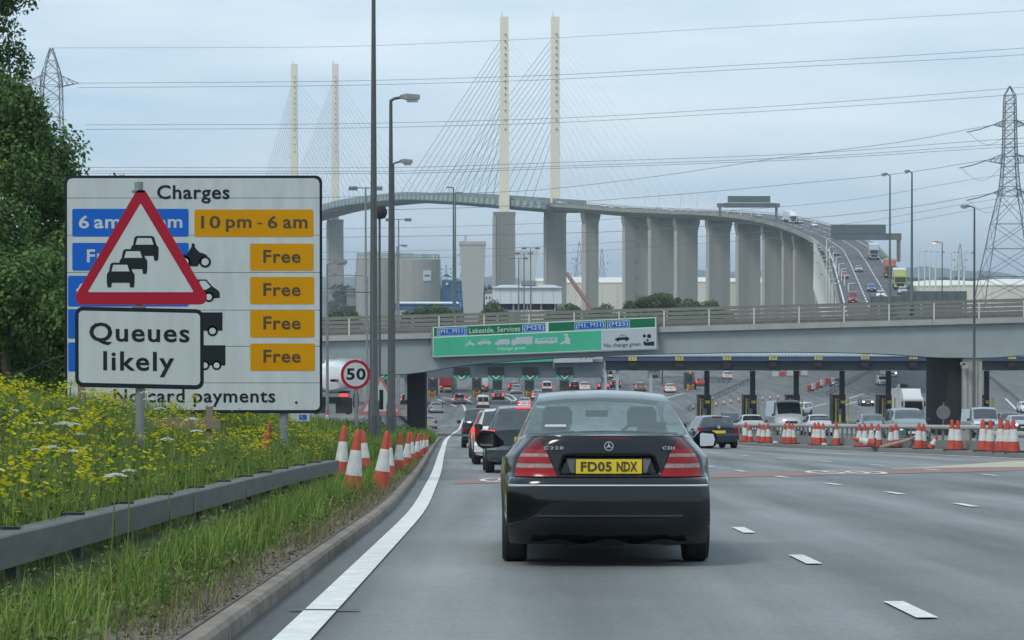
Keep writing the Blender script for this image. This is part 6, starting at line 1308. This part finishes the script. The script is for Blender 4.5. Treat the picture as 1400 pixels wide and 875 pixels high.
# bushes over the overbridge parapet
def bush(label, x0, x1, yt, d, n, seed, zb=7.):
    X0, X1 = px(x0, 0, d).x, px(x1, 0, d).x; zt = px(0, yt, d).z; g = random.Random(seed); cl = []
    w_ = (X1 - X0)
    for i in range(int(40 + w_ * 4)):
        u = g.random(); z = (zt - zb) - 1. - 2.6 * (1 - math.sin(3.14 * min(.97, max(.03, u))) ** .7) - 4.5 * g.random() ** 1.3 + g.uniform(-.3, .3); cl.append(((w_ * (u - .5), g.uniform(-2.5, 2.5), z), g.uniform(.7, 1.35)))
    t = thing('bush', label, 'bush', ((X0 + X1) / 2, d, zb), 0, 'bushes beyond the overbridge')
    obj('stem', MB().pipe([(0, 0, -.3), (.2, 0, (zt - zb) * .5), (.1, .2, (zt - zb) * .8)], [.16, .1, .03], 6), BARK, t)
    V, Fc = leaves([c for c, r in cl], [r for c, r in cl], n * 2, .2, .8, seed); obj('crown', np_mesh('crown', V, Fc, 4), LEAFB, t)
bush('broad green bush in front of the viaduct piers', 855, 955, 397, 430, 9000, 1); bush('lower green bush trailing right in front of the viaduct piers', 930, 1000, 409, 440, 5000, 2); bush('low green bush right of the white warehouse', 748, 800, 411, 400, 4000, 3); bush('green bush left of the white warehouse', 662, 690, 408, 410, 3500, 4); bush('long green bush in front of the silos', 545, 632, 413, 380, 7000, 5); bush('bright green bush beside the charges sign above the overbridge rail', 440, 500, 419, 330, 5000, 6); bush('small green bush before the slim bridge pier', 800, 858, 415, 420, 4000, 7)
far = [(x, 900 + 37 * (x * 7 % 11)) for x in range(445, 700, 14)]
V_, cl, rd_ = None, [], []
g = random.Random(3)
for x in [455 + .8 * k for k in range(306)]: d = g.uniform(1300, 1700); p = px(x, 391 + 45 * g.random() ** 1.2, d); cl.append((p.x, p.y, p.z - 2)); rd_.append(g.uniform(3, 5.5))
for x in range(1230, 1420, 4): d = g.uniform(1800, 2300); p = px(x, g.uniform(384, 394), d); cl.append((p.x, p.y, p.z)); rd_.append(g.uniform(4, 7))
V, Fc = leaves(cl, rd_, 40000, 1.1, .7, 4); tag(obj('far_woodland', np_mesh('far_woodland', V, Fc, 4), leafmat('far_leaf', (.04, .06, .035), (.07, .09, .05))), 'distant belt of dark trees across the river', 'woodland', kind='stuff')
# grass, flowers
def blades(X, Y, h, wd, lean, mat, name, label, seed):
    g = np.random.default_rng(seed); n = len(X); z = np.array([T(a, b) for a, b in zip(X, Y)]) - .02; th = g.uniform(0, 6.283, n); ln = g.uniform(.1, lean, n) * h
    dx, dy = np.cos(th), np.sin(th); base = np.stack([X, Y, z], 1); s = np.stack([-dy, dx, 0 * dx], 1) * (wd / 2)[:, None]; f = np.stack([dx, dy, 0 * dx], 1)
    m1 = base + f * (ln * .35)[:, None] + np.stack([0 * h, 0 * h, h * .6], 1); tip = base + f * ln[:, None] + np.stack([0 * h, 0 * h, h], 1)
    V = np.stack([base - s, base + s, m1 + s * .8, m1 - s * .8, tip], 1).reshape(-1, 3); o = np.arange(n) * 5
    Fq = np.stack([o, o + 1, o + 2, o + 3, o + 3, o + 2, o + 4], 1)
    me = bpy.data.meshes.new(name); me.vertices.add(n * 5); me.vertices.foreach_set('co', V.astype(np.float32).ravel()); me.loops.add(n * 7); me.loops.foreach_set('vertex_index', Fq.astype(np.int32).ravel())
    me.polygons.add(n * 2); ls = np.stack([np.arange(n) * 7, np.arange(n) * 7 + 4], 1).ravel(); lt = np.tile([4, 3], n); me.polygons.foreach_set('loop_start', ls.astype(np.int32)); me.polygons.foreach_set('loop_total', lt.astype(np.int32)); me.update(calc_edges=True)
    return tag(obj(name, me, mat), label, 'grass', kind='stuff')
def scatter(n, x0f, x1f, d0, d1, seed, patch=.0, power=1.6):
    g = np.random.default_rng(seed); Y = d0 + (d1 - d0) * g.random(n) ** power; a = np.array([x0f(q) for q in Y]); b = np.array([x1f(q) for q in Y]); X = a + (b - a) * g.random(n)
    if patch:
        k = (np.sin(X * 3.1 + Y * .9) + np.sin(Y * 2.3 - X * 1.7) + np.sin(Y * .71 + X * 5.)) / 3; keep = g.random(n) < np.clip(.75 + patch * k, .08, 1); X, Y = X[keep], Y[keep]
    return X, Y
g = np.random.default_rng(2)
X, Y = scatter(70000, lambda d: KERB(d) - .38, lambda d: -3.3, 9, 48, 31, .5); h = g.uniform(.06, .25, len(X)) * np.clip((np.array([KERB(q) for q in Y]) - .2 - X) * 1.2, .3, 1) * np.clip((X + 3.15) / .9, .3, 1) * (.55 + .45 * np.abs(np.sin(X * 2.3 + Y * .8) * np.sin(Y * .45 + 1))); blades(X, Y, h, .006 + .00022 * Y, .8, GRS, 'verge_grass', 'short rough grass between the kerb and the guard rail', 1)
X, Y = scatter(9000, lambda d: KERB(d) - .15, lambda d: KERB(d) - .7, 9, 60, 36, .8); blades(X, Y, g.uniform(.04, .14, len(X)), .006 + .0002 * Y, .9, GRSD, 'dry_grass', 'dry straw coloured grass along the kerb edge', 6)
X, Y = scatter(26000, lambda d: KERB(d) - .2, lambda d: min(KERB(d) - 1.2, -3.2), 40, 143, 32, .3, 1.0); blades(X, Y, g.uniform(.04, .18, len(X)), .02 + 0 * Y, .6, GRS, 'far_verge_grass', 'longer grass behind the leaning cones', 2)
X, Y = scatter(95000, lambda d: -3.25, lambda d: -4.6 - .16 * d, 11, 64, 33, .3, 1.3); h = g.uniform(.28, .68, len(X)); blades(X, Y, h, .006 + .00025 * Y, .45, GRS, 'meadow_grass', 'tall meadow grass behind the guard rail', 3)
X, Y = scatter(14000, lambda d: -3.4, lambda d: -4.6 - .16 * d, 11, 60, 34, .5, 1.3); blades(X, Y, g.uniform(.3, .7, len(X)), .006 + .0002 * Y, .4, GRSD, 'meadow_straw', 'dry stalks in the meadow behind the guard rail', 4)
X, Y = scatter(30000, lambda d: -3.4, lambda d: -5.6, 60, 110, 35, .2, 1.0); blades(X, Y, g.uniform(.25, .7, len(X)), .03 + 0 * Y, .5, GRS, 'nose_grass', 'scrubby grass round the lamp columns', 5)
tu = np.random.default_rng(77); tc_ = np.stack(scatter(420, lambda d: KERB(d) - .45, lambda d: -2.45, 10, 60, 78, .6, 1.3), 1); tc_ = np.repeat(tc_, 22, 0); X = tc_[:, 0] + tu.normal(0, .05, len(tc_)); Y = tc_[:, 1] + tu.normal(0, .06, len(tc_)); blades(X, Y, tu.uniform(.14, .4, len(X)), .005 + .0002 * Y, .7, GRS, 'grass_tufts', 'taller grass tufts on the strip beside the kerb', 79)
gx = np.random.default_rng(91); Yg = gx.uniform(9, 70, 5200); Xg = np.array([KERB(q) for q in Yg]) - .13 - np.abs(gx.normal(0, .22, len(Yg))); V, Fc = leaves([(a, b, T(a, b) + .006) for a, b in zip(Xg, Yg)], [.01] * len(Yg), 9000, .014, .3, 92)
tag(obj('gravel', np_mesh('gravel', V, Fc, 4), leafmat('grit', (.06, .05, .04), (.27, .24, .20), .9, .0)), 'loose grit and leaf litter along the back of the kerb', 'gravel', kind='stuff')
# scrub round the lamp columns
cl = [(random.uniform(-5.2, -3.6), random.uniform(66, 100), 0) for _ in range(40)]; cl = [(a, b, T(a, b) + random.uniform(.1, .45)) for a, b, c in cl]
V, Fc = leaves(cl, [random.uniform(.2, .45) for _ in cl], 9000, .06, .9, 8); tag(obj('scrub', np_mesh('scrub', V, Fc, 4), LEAFB), 'leafy scrub at the foot of the lamp columns', 'scrub', kind='stuff')
# broad leaves low in the meadow, then the yellow flowers
X, Y = scatter(9000, lambda d: -3.3, lambda d: -4.6 - .16 * d, 11, 62, 41, .3, 1.3); cl = [(a, b, T(a, b) + random.uniform(.05, .48)) for a, b in zip(X, Y)]
V, Fc = leaves(cl, [.12] * len(cl), 42000, .032, 1, 9); tag(obj('meadow_leaves', np_mesh('meadow_leaves', V, Fc, 4), leafmat('weed_leaf', (.05, .09, .02), (.14, .19, .05))), 'leafy weeds filling the flower meadow', 'weeds', kind='stuff')
X, Y = scatter(1500, lambda d: KERB(d) - .35, lambda d: -2.9, 10, 50, 45, .9, 1.4); cl = [(a, b, T(a, b) + random.uniform(.02, .14)) for a, b in zip(X, Y)]
V, Fc = leaves(cl, [.09] * len(cl), 13000, .018, .7, 12); tag(obj('verge_weeds', np_mesh('verge_weeds', V, Fc, 4), leafmat('clover_leaf', (.06, .10, .025), (.22, .24, .085))), 'low broad-leaved weeds on the strip beside the kerb', 'weeds', kind='stuff')
YF = leafmat('yellow_petal', (.66, .56, .01), (.85, .80, .04), .6, .35)
nf = 3800; X, Y = scatter(nf, lambda d: -3.35, lambda d: -4.4 - .155 * d, 12, 58, 42, .9, 1.25); V, Fq = [], []
for a, b in zip(X, Y):
    hh = random.uniform(.32, .8); z = T(a, b) + hh
    for k in range(random.randint(2, 7)):
        cx, cy, cz = a + random.gauss(0, .05), b + random.gauss(0, .05), z + random.gauss(0, .03); r = random.uniform(.013, .026); tx, ty = random.uniform(-.5, .5), random.uniform(-.9, .2); o = len(V)
        for i in range(6): u, v = r * math.cos(i * 1.0472), r * math.sin(i * 1.0472); V.append((cx + u, cy + v, cz + tx * u + ty * v))
        Fq += [o, o + 1, o + 2, o + 3, o + 4, o + 5]
tag(obj('yellow_flowers', np_mesh('yellow_flowers', np.array(V), np.array(Fq), 6), YF), 'scattered yellow ragwort flowers across the meadow', 'flowers', kind='stuff')
# white umbels
UMW = leafmat('white_umbel', (.62, .64, .58), (.78, .78, .72), .7, .3)
def umbel_mesh(seed):
    g = random.Random(seed); m = MB()
    for i in range(46):
        a = g.random() * 6.283; q = math.sqrt(g.random()); r = .1 * q; m.prism([(r * math.cos(a) + .016 * math.cos(k * 1.257 + a), r * math.sin(a) + .016 * math.sin(k * 1.257 + a), .03 * (1 - q * q) + .006 * g.random()) for k in range(5)], (0, 0, .006))
    return m
um = [fixn(umbel_mesh(s).mesh('umbel')) for s in range(4)]; stm = None
UM = [(20, 562), (36, 566), (80, 581), (102, 582), (88, 580), (50, 616), (70, 613), (88, 619), (98, 619), (158, 653), (176, 645), (228, 602), (268, 591), (200, 538), (205, 547), (97, 520), (96, 530), (117, 537), (100, 560), (262, 575), (6, 568), (52, 580), (108, 595), (218, 560)]
for i, (x, y) in enumerate(UM):
    d = 17 + (y < 640) * 3 + (y < 600) * 5 + (y < 570) * 3 + (i % 3); p = px(x, y, d); zb = T(p.x, d)
    t = thing('umbel_flower', 'flat white umbel flower standing above the yellow flowers', 'flower', (p.x, d, zb), random.random() * 6, 'white umbels in the meadow'); hh = p.z - zb
    obj('flower_head', um[i % 4], UMW, t, (0, 0, hh)).scale = (.5 + .07 * (i % 5),) * 3
    obj('stem', MB().pipe([(.04, 0, -.05), (.02, .01, hh * .5), (0, 0, hh)], [.008, .006, .004], 5), GRS, t)
# thin haze over the estuary
hz = MB().box((0, 6500, 75), (17000, 13400, 190)); ho = obj('haze', hz); ho['kind'] = 'stuff'; tag(ho, 'thin pale summer haze over the estuary', 'haze')
hm = bpy.data.materials.new('haze_air'); hm.use_nodes = True; t = hm.node_tree; t.nodes.clear(); o = N(t, 'ShaderNodeOutputMaterial'); v = N(t, 'ShaderNodeVolumePrincipled'); v.inputs['Color'].default_value = (.80, .90, 1, 1); v.inputs['Density'].default_value = .00016; v.inputs['Anisotropy'].default_value = .2
t.links.new(v.outputs[0], o.inputs['Volume']); ho.data.materials.append(hm)
